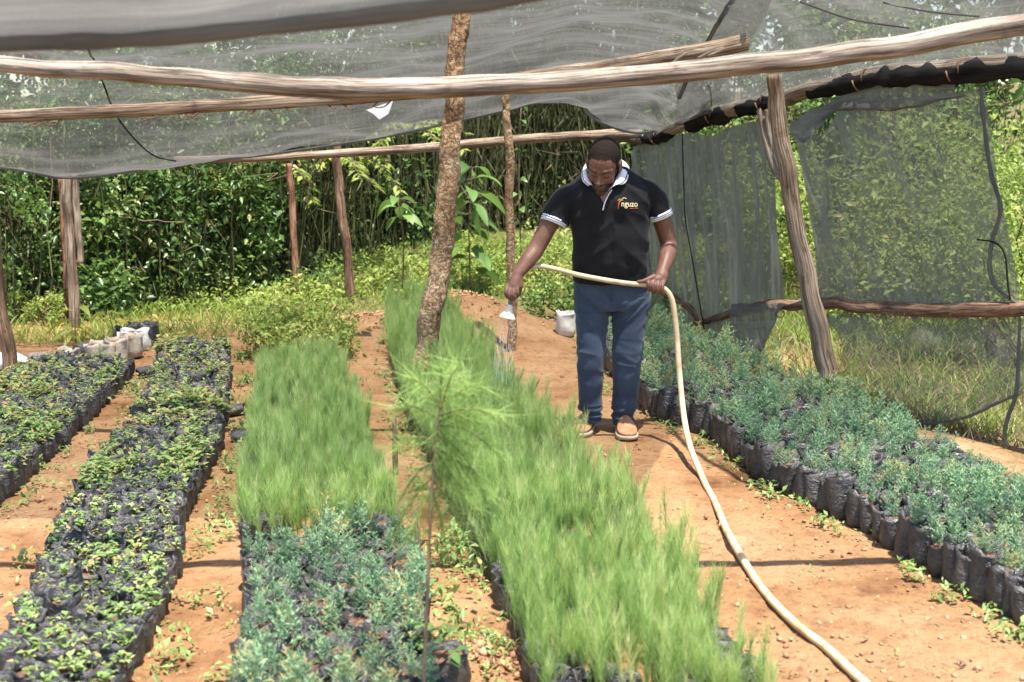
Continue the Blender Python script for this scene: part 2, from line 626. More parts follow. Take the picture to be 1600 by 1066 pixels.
gx = axis(-200, -4.6, 4.6, 200, .045, 0)
gy = axis(-100, 2.6, 13.0, 300, .045, 0)
GX, GY = np.meshgrid(gx, gy)
GZ = gz(GX, GY)
fl = np.empty(GX.size)
gm = np.empty(GX.size)
for i, (x, y) in enumerate(zip(GX.ravel(), GY.ravel())):
    near = -5 < x < 5 and 2 < y < 13.5
    fl[i] = (.020 * mnoise.noise(Vector((x * 1.3, y * 1.3, 0))) + .014 * mnoise.noise(Vector((x * 5, y * 5, 3))) +
             (.007 * mnoise.noise(Vector((x * 14, y * 14, 9))) if near else 0))
    g = 0.0
    wob = .35 * mnoise.noise(Vector((x * 1.7, y * 1.7, 5)))
    g = max(float(sstep(10.4, 11.4, y + .1 * x + wob)), float(sstep(0, .6, (x - 2.25) + (y - 7.5) * .24 + wob)) if y < 13 else 0)
    gm[i] = min(1, g) * .85
GZ = GZ.ravel() + fl
nx_, ny_ = len(gx), len(gy)
idx = np.arange(nx_ * ny_).reshape(ny_, nx_)
F = np.stack([idx[:-1, :-1], idx[:-1, 1:], idx[1:, 1:], idx[1:, :-1]], -1).reshape(-1, 4)
gmb = MB().add(np.stack([GX.ravel(), GY.ravel(), GZ], 1), F, gm)
ground = tag(gmb.build('ground', soil), kind='structure')

# ------------------------------------------------------------------ poles and beams
pole_objs = {}


def pole(name, pts, rads, mat, label, cat, group=None, k=14, n=46, bump=.10, seed=0.0, bscale=6):
    P = catmull(pts, n)
    rr = np.interp(np.linspace(0, 1, n), np.linspace(0, 1, len(rads)), rads)
    # slight crookedness
    for i in range(n):
        P[i] += np.array([mnoise.noise(Vector((i * .16 + seed, 1.3, 0))), mnoise.noise(Vector((i * .16 + seed, 7.3, 0))),
                          mnoise.noise(Vector((i * .16 + seed, 3.9, 0)))]) * rr[i] * (.25 if 'beam' in name else .45)
    V, Fc, pc = tube(P, rr, k, True, bump, bscale, seed)
    pc = pc + np.array([seed * 3, 0, seed])
    mb = MB().add(V, Fc, .5, pc)
    loc = Vector(P[0])
    o = mb.build(name, mat, None, loc)
    tag(o, label, cat, group)
    return o


YA, YB = 4.22, 6.42
gpost = 'posts holding up the shade net'
gbeam = 'poles laid across under the shade net'
beamA = pole('roof_beam', [pt(-260, 78, YA), pt(0, 101, YA), pt(250, 118, YA), pt(520, 138, YA), pt(760, 134, YA), pt(1000, 119, YA),
                           pt(1300, 86, YA), pt(1600, 38, YA), pt(1850, -5, YA)],
             [.030, .029, .032, .036, .035, .035, .038, .036, .038], wood_pale,
             'long pale debarked pole crossing the whole view under the net, nearest of the roof poles', 'roof pole', gbeam, 18, 130, .13, 1.1, 5)
beamB = pole('roof_beam', [pt(-220, 192, YB), pt(0, 182, YB), pt(200, 173, YB), pt(420, 160, YB), pt(640, 146, YB), pt(830, 121, YB + .1),
                           pt(1000, 98, YB + .1), pt(1165, 66, YB + .2)],
             [.030, .032, .036, .036, .034, .036, .042, .047], wood_grey,
             'grey brown pole with peeling bark strips, behind the long pale pole', 'roof pole', gbeam, 14, 80, .16, 4.2, 5)
beamC = pole('roof_beam', [pt(272, 250, 9.9), pt(430, 246, 10.0), pt(640, 233, 10.2), pt(820, 218, 10.4), pt(930, 211, 10.6), pt(1000, 209, 10.75)],
             [.028, .034, .036, .040, .042, .040], wood_grey,
             'straight weathered pole at the far end just above the head of the man', 'roof pole', gbeam, 14, 60, .10, 8.8, 4)
# peeling strips on the second beam
pb = np.array(beamB.location)
for i in range(16):
    px = random.uniform(60, 640)
    py = np.interp(px, [0, 200, 420, 640], [182, 173, 160, 146]) + 9
    a = pt(px, py, YB - .02)
    ln = random.uniform(.05, .13)
    sx = random.choice((-1, 1))
    pts = [a + Vector((sx * ln * t * .8, -.02 * t, -ln * (t * .9 - .5 * t * t) * random.uniform(.7, 1.1))) for t in np.linspace(0, 1, 6)]
    V, Fc, pc = tube(pts, np.linspace(.005, .0025, 6), 5)
    MB().add(V, Fc, .5, pc).build('bark_strip', wood_brown, beamB)
for (pa, pb_) in [((1130, 75), (1090, 92)), ((1160, 70), (1105, 88)), ((1075, 82), (1050, 100))]:
    pts = catmull([pt(*pa, YB + .1), pt((pa[0] + pb_[0]) / 2, (pa[1] + pb_[1]) / 2 - 2, YB + .08), pt(*pb_, YB + .07)], 8)
    V, Fc, pc = tube(pts, .009, 6)
    MB().add(V, Fc, .5, pc).build('bark_strip', wood_pale, beamB)


def post(base, top, r0, r1, mat, label, mid=None, group=gpost, name='post', seed=0.0, bump=.1, sink=.12, Yt=None, z=0.0, **kw):
    b0 = gnd(*base)
    Y = b0.y
    t0 = pt(*top, Yt if Yt else Y)
    pts = [b0 - Vector((0, 0, sink)), b0]
    if mid:
        for m_ in mid:
            f = (m_[1] - base[1]) / (top[1] - base[1])
            pts.append(pt(m_[0], m_[1], Y + (t0.y - Y) * f))
    pts.append(t0)
    n = len(pts)
    rads = [r0 + (r1 - r0) * i / (n - 1) for i in range(n)]
    return pole(name, pts, rads, mat, label, 'post', group, seed=seed, bump=bump, **kw)


post((653, 628), (721, 22), .080, .056, wood_tan, 'thick leaning post with flaky tan bark in the middle of the beds', [(668, 540), (688, 400), (706, 250), (711, 150)], seed=2.2, bump=.2, n=80, bscale=11, k=18)
post((800, 548), (788, 148), .036, .030, wood_tan, 'thin flaky post behind the spraying hand of the man', [(800, 470), (797, 330), (797, 240), (792, 180)], seed=5.1, bump=.28, n=70, bscale=9)
post((464, 466), (452, 256), .036, .032, wood_red, 'thin reddish post by the hedge, left of the brown one', [(458, 340)], seed=6.6)
post((549, 470), (523, 222), .050, .040, wood_brown, 'straight brown post standing by the hedge under the far pole', [(540, 370), (530, 290)], seed=9.1)
post((120, 512), (104, 276), .050, .042, wood_grey, 'grey post carrying the low sagging net edge', [(114, 420), (106, 340)], seed=3.3)
post((108, 505), (97, 278), .030, .028, wood_red, 'orange brown post hidden close behind the grey net post', [(102, 400)], seed=3.9)
pole('short_pole', [pt(126, 412, 10.45), pt(122, 350, 10.45), pt(117, 272, 10.45)], [.026, .030, .030], wood_grey,
     'short grey pole end fixed beside the grey net post, ending above the ground', 'pole', seed=7.7, n=30)
post((21, 600), (-14, 380), .052, .046, wood_brown, 'brown post cut off by the picture edge behind the far left bed', [(5, 500)], seed=8.3)

# right-hand wall of the shade house
W0, W1, W2 = gnd(985, 492), gnd(1300, 632), gnd(1592, 704)
W3 = W2 + (W2 - W1) * .7


def wall(px, py, off=0.0):
    """point of the right-hand net wall seen at this pixel (vertical planes W0-W1-W2)"""
    d = ray(px, py)
    best = None
    for a, b_ in ((W0, W1), (W1, W3)):
        e = b_ - a
        nrm = Vector((e.y, -e.x, 0)).normalized()      # outwards (+x side)
        if nrm.x < 0:
            nrm = -nrm
        t = (Vector((a.x, a.y, 0)) - Vector((0, 0, 0))).dot(nrm) / Vector((d.x, d.y, 0)).dot(nrm)
        p = Vector((0, 0, H)) + d * t
        s_ = (p - a).dot(e) / e.dot(e)
        if (a is W0 and s_ <= 1.0) or (a is W1 and s_ >= -0.0):
            best = p + nrm * off
            break
        best = p + nrm * off
    return best


railD = pole('side_rail', [pt(958, 214, 10.75), wall(1000, 217), wall(1040, 208), wall(1090, 188), wall(1150, 170), wall(1225, 152), wall(1300, 133), wall(1400, 114), wall(1500, 106), wall(1600, 98), wall(1690, 86)],
             [.042, .045, .05, .05, .052, .054, .05, .05, .05, .052, .055], wood_pale,
             'top rail of the side wall, a pole wrapped in black net', 'rail', None, 14, 90, .12, 1.9, 4)
railE = pole('side_rail', [wall(1085, 506), wall(1120, 497), wall(1160, 487), wall(1200, 477), wall(1250, 477), wall(1300, 473), wall(1350, 480), wall(1420, 484), wall(1500, 485), wall(1600, 484), wall(1700, 484)],
             [.022, .028, .034, .036, .034, .036, .040, .042, .042, .042, .042], wood_brown,
             'low brown rail between the net panels of the side wall', 'rail', None, 12, 80, .22, 3.4, 5)
postF = post((1300, 634), (1209, 118), .070, .045, wood_grey, 'leaning forked post of the side net wall', [(1288, 560), (1262, 430), (1236, 300), (1219, 190)], seed=4.5, bump=.14, n=70)
for pts_, rd, sd in (([(1201, 172), (1212, 215), (1228, 265), (1244, 292)], [.028, .04, .04, .02], 1.0), ([(1212, 172), (1216, 200), (1226, 262)], [.022, .03, .02], 5.0)):
    P = catmull([wall(a, b_, -.06) for a, b_ in pts_], 24)
    V, Fc, pc = tube(P, np.interp(np.linspace(0, 1, 24), np.linspace(0, 1, len(rd)), rd), 12, True, .12, 6, sd)
    MB().add(V, Fc, .5, pc + sd).build('fork', wood_pale, postF)
pole('branch_brace', [wall(1030, 440, -.1), wall(1060, 458, -.12), wall(1085, 470, -.12), wall(1103, 488, -.1), wall(1108, 508, -.1)], [.02, .028, .026, .026, .018], wood_brown,
     'crooked branch tied to the end of the low rail', 'branch', None, 10, 40, .3, 6.1, 9)
post((1002, 520), (965, 330), .05, .05, wood_grey, 'stump post partly hidden behind the man', [(985, 430)], seed=11.0)
# wire loops and strips under the low rail
for i, px in enumerate([1378, 1400, 1428, 1160, 1228, 1500]):
    a = wall(px, 484, -.045)
    pts = [a + Vector((.03 * math.sin(t), -.01, -.05 * (1 - math.cos(t)) * .5)) for t in np.linspace(0, 5.2, 12)]
    V, Fc, pc = tube(pts, .004, 5)
    MB().add(V, Fc, .5, pc).build('bark_curl', wood_brown, railE)
# black net wrapped on the top rail
wr = [(1010, 213), (1040, 207), (1090, 187), (1150, 169), (1225, 151), (1300, 132), (1360, 121), (1420, 113), (1500, 108), (1640, 96)]
P = catmull([wall(a, b_ + 3, -.012) for a, b_ in wr], 110)
for (i_a, i_b, rw) in ((0, 17, .050), (22, 36, .062), (38, 47, .058), (56, 84, .060), (80, 110, .066)):
    seg = P[i_a:i_b]
    nn = len(seg)
    rad_ = [(rw + .018 * mnoise.noise(Vector((i * .33 + i_a, 0, 4)))) * (.8 + .2 * math.sin(math.pi * (i + .5) / nn)) for i in range(nn)]
    V, Fc, pc = tube(seg + np.array([0, 0, -.012]), rad_, 14, True, .38, 6, i_a * .7)
    MB().add(V, Fc, .5, pc).build('net_wrapping', net_black, railD)
for s_ in (8, 30, 44, 70, 96):
    tdir = unit(P[s_ + 1] - P[s_ - 1])
    u = unit(np.cross(tdir, (0, 0, 1)))
    w = np.cross(tdir, u)
    pts = [P[s_] + (u * math.cos(t) + w * math.sin(t)) * .070 + tdir * .012 * t for t in np.linspace(0, 6.5, 16)]
    V, Fc, pc = tube(pts, .006, 6)
    MB().add(V, Fc, .5, pc).build('binding', wood_brown, railD)

# ------------------------------------------------------------------ nets
def sheet(rows, nu, nv, ripple, rs, seed, thick=False):
    """rows: list of point rows (each a list of Vectors, same count) -> smooth grid with folds along its normal"""
    C = np.array([[tuple(p) for p in row] for row in rows])
    A = np.array([catmull(r_, nu) for r_ in C])
    G = np.array([catmull(A[:, j], nv) for j in range(nu)]).transpose(1, 0, 2)
    du = np.gradient(G, axis=1)
    dv = np.gradient(G, axis=0)
    N = unit(np.cross(du, dv))
    U = np.cumsum(np.linalg.norm(du, axis=2), axis=1)
    Vv = np.cumsum(np.linalg.norm(dv, axis=2), axis=0)
    for i in range(nv):
        for j in range(nu):
            G[i, j] += N[i, j] * ripple * (mnoise.noise(Vector((U[i, j] * rs[0] + seed, Vv[i, j] * rs[1], seed))) +
                                           .45 * mnoise.noise(Vector((U[i, j] * rs[0] * 2.6, Vv[i, j] * rs[1] * 2.2, seed + 5))))
    idx = np.arange(nu * nv).reshape(nv, nu)
    F = np.stack([idx[:-1, :-1], idx[:-1, 1:], idx[1:, 1:], idx[1:, :-1]], -1).reshape(-1, 4)
    pc = np.stack([U, Vv, np.full_like(U, seed)], -1).reshape(-1, 3)
    return G.reshape(-1, 3), F, pc


gnet = 'black shade netting'
# main roof net: near row, ridge row, far hanging edge
colsx = [-320, 0, 150, 280, 430, 600, 740, 880, 940, 1000, 1050]
far = [(-320, 236, 9.0), (0, 262, 9.3), (115, 278, 9.6), (280, 256, 9.8), (430, 240, 9.8), (600, 214, 9.8), (740, 184, 9.8), (885, 155, 10.0), (935, 190, 10.4), (1000, 208, 10.6), (1062, 192, 9.9), (1110, 172, 9.3)]
ridge = [(-320, 20, 7.6), (0, 40, 7.6), (150, 45, 7.6), (280, 40, 7.6), (430, 32, 7.6), (600, 22, 7.55), (722, 8, 7.5), (880, -15, 7.5), (940, -20, 7.4), (1010, -24, 7.3), (1080, -25, 7.2), (1210, -25, 6.9)]
row_mid = [(-320, 130, 8.5), (0, 150, 8.6), (130, 160, 8.7), (280, 150, 8.8), (430, 135, 8.8), (600, 115, 8.8), (735, 95, 8.7), (880, 70, 8.8), (945, 78, 8.9), (1010, 86, 8.9), (1075, 84, 8.6), (1165, 76, 8.1)]
row_low = [(-320, 215, 8.9), (0, 235, 9.1), (120, 255, 9.3), (280, 238, 9.5), (430, 215, 9.5), (600, 185, 9.5), (738, 158, 9.5), (883, 128, 9.6), (940, 150, 9.9), (1004, 160, 10.0), (1068, 150, 9.5), (1125, 140, 9.0)]
near = [(x - 40, -250, 4.6) for (x, _, _) in ridge]
rows = [[pt(*q) for q in r_] for r_ in (near, ridge, row_mid, row_low, far)]
V, F, pc = sheet(rows, 170, 110, .055, (1.5, 2.6), 1.7)
roof_net = MB().add(V, F, .5, pc).build('shade_net', net_roof)
tag(roof_net, 'big grey shade net sagging overhead from the ridge to its low far edge', 'net', gnet)
roof_bvh = BVHTree.FromPolygons([tuple(v) for v in V], [tuple(f) for f in F.tolist()])


def on_net(px, py, off=.02):
    d = ray(px, py)
    hit = roof_bvh.ray_cast(Vector((0, 0, H)), d.normalized())
    return hit[0] - d.normalized() * off if hit[0] else pt(px, py, 8)


# dark seam rope running down the net, and the torn patch
P = catmull([on_net(a, b_) for a, b_ in [(132, 62), (146, 92), (163, 135), (182, 180), (208, 215), (240, 243), (275, 252)]], 50)
V, Fc, pc = tube(P, .006, 6)
MB().add(V, Fc, .5, pc).build('seam_cord', net_black, roof_net)
P = catmull([on_net(a, b_) for a, b_ in [(1062, 118), (1105, 130), (1112, 165)]], 16)
V, Fc, pc = tube(P, .004, 5)
MB().add(V, Fc, .5, pc).build('loose_string', wood_brown, roof_net)
flap, ntf, bf = newmat('torn_pale_film')
bf.inputs['Base Color'].default_value = (.42, .43, .44, 1); bf.inputs['Roughness'].default_value = .35
trf = ntf.nodes.new('ShaderNodeBsdfTranslucent'); trf.inputs[0].default_value = (.75, .76, .78, 1)
mxf = ntf.nodes.new('ShaderNodeMixShader'); mxf.inputs[0].default_value = .6
ntf.links.new(bf.outputs[0], mxf.inputs[1]); ntf.links.new(trf.outputs[0], mxf.inputs[2]); ntf.links.new(mxf.outputs[0], ntf.nodes['Material Output'].inputs[0])
quad = [on_net(572, 172, .03), on_net(614, 158, .03), on_net(607, 178, .05), on_net(593, 187, .05), on_net(583, 178, .04)]
MB().add([tuple(p) for p in quad], [np.array([[0, 1, 2], [0, 2, 4], [4, 2, 3]])]).build('torn_patch', flap, roof_net)
# rolled hem of the far edge
P = catmull([pt(*q) for q in far], 120)
V, Fc, pc = tube(P, [.012 + .008 * abs(mnoise.noise(Vector((i * .2, 0, 0)))) for i in range(120)], 7)
MB().add(V, Fc, .5, pc).build('hem', net_roll, roof_net)

# right part of the roof net, from the seam down to the side rail
edge = [wall(1055, 196), wall(1110, 178), wall(1170, 160), wall(1225, 146), wall(1300, 128), wall(1400, 108), wall(1500, 99), wall(1600, 91), wall(1700, 80)]
seam = [pt(1062, 150, 9.2), pt(1085, 95, 8.6), pt(1110, 55, 8.1), pt(1130, 15, 7.7), pt(1150, -25, 7.2), pt(1180, -70, 6.6), pt(1230, -110, 6.0), pt(1330, -150, 5.4), pt(1430, -190, 5.0)]
midr = [(a * .55 + b_ * .45) + Vector((0, 0, .05)) for a, b_ in zip(edge, seam)]
nearr = [pt(1120 + i * 40, -200 - i * 10, 4.6) for i in range(9)]
V, F, pc = sheet([edge, midr, seam], 110, 60, .05, (2.6, 2.0), 6.4)
n2_ = MB().add(V, F, .5, pc).build('shade_net', net_roof)
tag(n2_, 'second sheet of grey net over the side rail in the upper right corner', 'net', gnet)
P = catmull([p - Vector((0, 0, .012)) for p in seam], 60)
V, Fc, pc = tube(P, .016, 6)
MB().add(V, Fc, .5, pc).build('hem', net_roll, n2_)
bvh2 = BVHTree.FromPolygons([tuple(v.co) for v in n2_.data.vertices], [tuple(p.vertices) for p in n2_.data.polygons])
for line in ([(1250, 3), (1330, 30), (1420, 44)], [(1380, 4), (1450, 18), (1530, 26)]):
    pp = []
    for a, b_ in line:
        d = ray(a, b_).normalized()
        h_ = bvh2.ray_cast(Vector((0, 0, H)), d)
        if h_[0]:
            pp.append(h_[0] - d * .02)
    if len(pp) > 1:
        V, Fc, pc = tube(catmull(pp, 20), .006, 6)
        MB().add(V, Fc, .5, pc).build('seam_cord', net_roll, n2_)

# near hanging roll of net, top left
lo = [(-300, 92, 2.6), (0, 74, 2.6), (200, 66, 2.6), (400, 50, 2.55), (640, 24, 2.5), (880, -12, 2.5), (1150, -60, 2.5), (1500, -125, 2.5), (2000, -215, 2.5)]
rows = [[pt(a, b_, y) for a, b_, y in lo],
        [pt(a, b_ - 45, y - .05) for a, b_, y in lo],
        [pt(a, b_ - 130, y - .25) for a, b_, y in lo],
        [pt(a, b_ - 330, y - .6) for a, b_, y in lo]]
V, F, pc = sheet(rows, 90, 30, .03, (1.2, 4.0), 3.1)
n3_ = MB().add(V, F, .5, pc).build('shade_net', net_roll)
tag(n3_, 'doubled dark net hanging close overhead along the top left edge', 'net', gnet)
V, Fc, pc = tube(catmull([pt(a, b_ - 5, y - .01) for a, b_, y in lo], 90), [.018 + .006 * mnoise.noise(Vector((i * .25, 2, 0))) for i in range(90)], 10, True, .15, 4)
MB().add(V, Fc, .5, pc).build('rolled_hem', net_roll, n3_)


def wpanel(name, top, bottom, mat, label, ripple, rs, seed, nu=70, nv=60, mids=(.33, .66), bulge=0.0):
    n = len(top)
    rows = [[wall(a, b_) for a, b_ in top]]
    for m_ in mids:
        rows.append([wall(t[0] * (1 - m_) + q[0] * m_, t[1] * (1 - m_) + q[1] * m_, bulge * math.sin(m_ * math.pi)) for t, q in zip(top, bottom)])
    rows.append([wall(a, b_) for a, b_ in bottom])
    V, F, pc = sheet(rows, nu, nv, ripple, rs, seed)
    o = MB().add(V, F, .5, pc).build(name, mat)
    tag(o, label, 'net', gnet)
    return o


p1 = wpanel('shade_net', [(984, 236), (1010, 222), (1045, 214), (1080, 208), (1110, 212), (1150, 196), (1190, 190), (1212, 200)],
            [(1010, 470), (1035, 520), (1060, 548), (1085, 560), (1110, 552), (1140, 500), (1185, 478), (1222, 472)], net_pleat,
            'far panel of the side net wall, hanging in pleats beside the man', .045, (7.5, .8), 2.6, 110, 60)
seamp = catmull([wall(a, b_, -.04) for a, b_ in [(1073, 206), (1075, 270), (1078, 340), (1088, 400), (1100, 470), (1112, 540)]], 40)
V, Fc, pc = tube(seamp, .005, 6)
MB().add(V, Fc, .5, pc).build('seam_cord', net_black, p1)
p2 = wpanel('shade_net', [(1242, 205), (1262, 215), (1290, 196), (1318, 152), (1370, 158), (1430, 152), (1480, 148), (1534, 136)],
            [(1284, 474), (1310, 474), (1340, 477), (1380, 479), (1430, 480), (1490, 480), (1540, 479), (1590, 474)], net_wall,
            'broad upper panel of net stretched from the forked post to the picture edge', .06, (2.4, 1.3), 8.2, 100, 70)
P = catmull([wall(a, b_, -.01) for a, b_ in [(1534, 136), (1540, 200), (1550, 270), (1565, 325), (1552, 376), (1548, 420), (1560, 450), (1590, 474)]], 60)
V, Fc, pc = tube(P, [.012 + .006 * mnoise.noise(Vector((i * .3, 0, 9))) for i in range(60)], 7)
MB().add(V, Fc, .5, pc).build('hem', net_roll, p2)
P = catmull([wall(a, b_, -.02) for a, b_ in [(1530, 374), (1560, 380), (1574, 400), (1578, 440), (1582, 468)]], 30)
V, Fc, pc = tube(P, .005, 6)
MB().add(V, Fc, .5, pc).build('tie_cord', net_black, p2)
# swag of spare net under the top rail
V, F, pc = sheet([[wall(1242, 190, -.03), wall(1290, 165, -.03), wall(1330, 148, -.03), wall(1400, 125, -.03), wall(1500, 116, -.03)],
                  [wall(1250, 208, -.07), wall(1280, 190, -.07), wall(1330, 172, -.07), wall(1400, 168, -.06), wall(1500, 146, -.04)],
                  [wall(1258, 226, -.02), wall(1285, 200, -.02), wall(1325, 160, -.02), wall(1400, 172, -.02), wall(1520, 150, -.02)]], 50, 14, .02, (5, 5), 4)
MB().add(V, F, .5, pc).build('folded_top', net_roll, p2)
p3 = wpanel('shade_net', [(1292, 486), (1330, 490), (1380, 494), (1440, 496), (1500, 496), (1550, 495), (1596, 492)],
            [(1306, 588), (1345, 612), (1390, 648), (1450, 662), (1510, 652), (1550, 634), (1592, 616)], net_sheer,
            'sheer torn lower net sagging below the rail beside the forked post', .06, (1.6, 1.6), 5.5, 80, 50, bulge=.08)
P = catmull([wall(a, b_, -.01) for a, b_ in [(1300, 584), (1345, 612), (1390, 648), (1450, 662), (1510, 652), (1550, 634), (1592, 616)]], 50)
V, Fc, pc = tube(P, [.009 + .006 * mnoise.noise(Vector((i * .3, 0, 1))) for i in range(50)], 6)
MB().add(V, Fc, .5, pc).build('hem', net_roll, p3)
for line in ([(1596, 490), (1594, 560), (1590, 616), (1578, 650), (1572, 680), (1580, 700)],):
    V, Fc, pc = tube(catmull([wall(a, b_, -.015) for a, b_ in line], 30), [.006 + .007 * (i / 30) * (1 - i / 30) * 4 for i in range(30)], 6)
    MB().add(V, Fc, .5, pc).build('fold', net_roll, p3)
# bunch of net hung over the low rail
V, F, pc = sheet([[wall(a, 474, -.05) for a in (1152, 1170, 1188, 1206, 1224, 1240)],
                  [wall(a, 500, -.09) for a in (1156, 1172, 1188, 1203, 1218, 1230)],
                  [wall(a, b_, -.06) for a, b_ in ((1152, 550), (1165, 556), (1180, 560), (1190, 556), (1200, 545), (1212, 530))],
                  [wall(a, b_, -.05) for a, b_ in ((1152, 578), (1163, 586), (1176, 588), (1184, 582), (1190, 570), (1194, 560))]], 60, 40, .03, (14, 2), 9.4)
o = MB().add(V, F, .5, pc).build('hanging_net_scrap', net_roll)
tag(o, 'bunched scrap of dark net draped over the low rail left of the forked post', 'net', gnet)

# ------------------------------------------------------------------ beds (outlines far -> near on the ground)
def outline(L, Rr, n=120):
    Lw = catmull([gnd(a, b_, z) for a, b_, z in L], n)
    Rw = catmull([gnd(a, b_, z) for a, b_, z in Rr], n)
    Lw[:, 2] = 0; Rw[:, 2] = 0
    return Lw, Rw


BED1 = outline([(70, 558, .1), (0, 590, .1), (-110, 650, .1), (-260, 745, .1)], [(214, 582, 0), (130, 668, 0), (60, 732, 0), (0, 788, 0), (-80, 850, 0)])
BED2 = outline([(252, 530, .12), (240, 580, .12), (228, 620, .12), (150, 715, .12), (95, 815, .12), (35, 925, .12), (-30, 1060, .12), (-80, 1160, .12)],
               [(360, 552, 0), (358, 610, 0), (342, 690, 0), (330, 728, 0), (280, 830, 0), (276, 900, 0), (262, 960, 0), (228, 1030, 0), (198, 1085, 0), (170, 1160, 0)])
BED3 = outline([(410, 585, .05), (402, 640, .05), (390, 700, .05), (376, 790, .05), (372, 850, .05)], [(532, 585, 0), (560, 660, 0), (585, 740, 0), (612, 830, 0), (625, 870, 0)])
BED3N = outline([(385, 880, .1), (380, 960, .1), (368, 1080, .1), (360, 1150, .1)], [(620, 862, 0), (650, 920, 0), (665, 1000, 0), (680, 1110, 0), (690, 1160, 0)])
BED4 = outline([(606, 520, 0), (612, 570, 0), (640, 660, 0), (700, 785, 0), (768, 925, 0), (815, 1040, 0), (850, 1140, 0)],
               [(700, 525, 0), (748, 580, 0), (815, 660, 0), (895, 750, 0), (1005, 880, 0), (1105, 1000, 0), (1175, 1090, 0), (1230, 1160, 0)])
BED5 = outline([(925, 508, 0), (935, 560, 0), (1010, 645, 0), (1110, 690, 0), (1200, 760, 0), (1330, 825, 0), (1480, 915, 0), (1600, 985, 0), (1720, 1060, 0)],
               [(1000, 498, 0), (1060, 545, 0), (1180, 605, 0), (1270, 642, 0), (1370, 690, 0), (1480, 745, 0), (1590, 800, 0), (1720, 868, 0), (1900, 960, 0)])


def bed_spots(bed, d, jit=.25):
    L, Rw = bed
    out = []
    mid = (L + Rw) / 2
    s_ = np.concatenate([[0], np.cumsum(np.linalg.norm(np.diff(mid, axis=0), axis=1))])
    for k, a in enumerate(np.arange(d / 2, s_[-1], d * .9)):
        i = np.interp(a, s_, np.arange(len(s_)))
        i0 = min(int(i), len(s_) - 2)
        f = i - i0
        l = L[i0] * (1 - f) + L[i0 + 1] * f
        r_ = Rw[i0] * (1 - f) + Rw[i0 + 1] * f
        w = np.linalg.norm(r_ - l)
        n = max(1, int(w / d))
        for j in range(n):
            e = (j == 0, j == n - 1)
            q = l + (r_ - l) * ((j + .5 + (.25 if k % 2 else -.25) * (0 if e[0] or e[1] else 1)) / n)
            jj = jit * (0.5 if e[0] or e[1] else 1)
            q = q + np.array([rng.normal() * d * jj * .4, rng.normal() * d * jj * .4, 0])
            out.append((q[0], q[1], 'L' if e[0] else ('R' if e[1] else 'm')))
    return out


def make_bag(seed, r, h, k=14):
    rr = random.Random(seed)
    prof = [(0, .72), (.012, .94), (.3 * h, 1.02), (.62 * h, 1.0), (.88 * h, .97), (h, 1.0), (h * .985, .90), (h - .035, .86)]
    V = []
    ph = [rr.uniform(0, 6.28) for _ in range(4)]
    ex = rr.uniform(.88, 1.1)
    for i, (z, s_) in enumerate(prof):
        for j in range(k):
            t = 2 * math.pi * j / k
            w = 1 + .07 * math.sin(3 * t + ph[0] + z * 20) + .05 * math.sin(5 * t + ph[1] - z * 35) + rr.uniform(-.035, .035)
            zz = z
            if i >= 5:
                zz += .010 * math.sin(2 * t + ph[2]) + .008 * math.sin(5 * t + ph[3]) + (rr.uniform(-.006, .006) if i == 5 else 0)
                if i == 5:
                    w *= 1 + .12 * math.sin(4 * t + ph[1])
            V.append((math.cos(t) * r * s_ * w * ex, math.sin(t) * r * s_ * w / ex, zz))
    F = []
    for i in range(len(prof) - 1):
        for j in range(k):
            j2 = (j + 1) % k
            F.append((i * k + j, i * k + j2, (i + 1) * k + j2, (i + 1) * k + j))
    return np.array(V), np.array(F)


def make_soil(seed, r, h, k=10):
    rr = random.Random(seed + 99)
    V = [(math.cos(2 * math.pi * j / k) * r * .9, math.sin(2 * math.pi * j / k) * r * .9, h - .03 + rr.uniform(-.005, .005)) for j in range(k)]
    V += [(math.cos(2 * math.pi * (j + .5) / k) * r * .45, math.sin(2 * math.pi * (j + .5) / k) * r * .45, h - .026 + rr.uniform(-.006, .008)) for j in range(k)]
    V.append((0, 0, h - .022))
    F = []
    for j in range(k):
        j2 = (j + 1) % k
        F += [(j, j2, k + j), (k + j, j2, k + j2), (k + j, k + j2, 2 * k)]
    return np.array(V), np.array(F)


def broad_seedling(seed, h, nst=3):
    """little leafy seedling on the soil level h -> V, F, rnd"""
    g = np.random.default_rng(seed)
    P, D, N, L, W, r_ = [], [], [], [], [], []
    tone = g.uniform(.15, .8)
    for s_ in range(g.integers(3, nst + 4)):
        b = np.array([g.normal() * .024, g.normal() * .024, h])
        ht = g.uniform(.018, .075)
        lean = np.array([g.normal() * .25, g.normal() * .25, 1])
        for q in range(g.integers(5, 11)):
            a = g.uniform(0, 6.28)
            f = g.uniform(.3, 1)
            P.append(b + lean * ht * f)
            D.append((math.cos(a), math.sin(a), g.uniform(-.15, .7)))
            N.append((g.normal() * .2, g.normal() * .2, 1))
            l = g.uniform(.016, .040)
            L.append(l); W.append(l * g.uniform(.4, .62))
            r_.append(np.clip(tone + g.normal() * .18, 0, .93) if g.random() > .07 else 1.0)
    V, F = leaf_quads(P, D, N, np.array(L), np.array(W))
    return V, F, np.repeat(r_, 4)


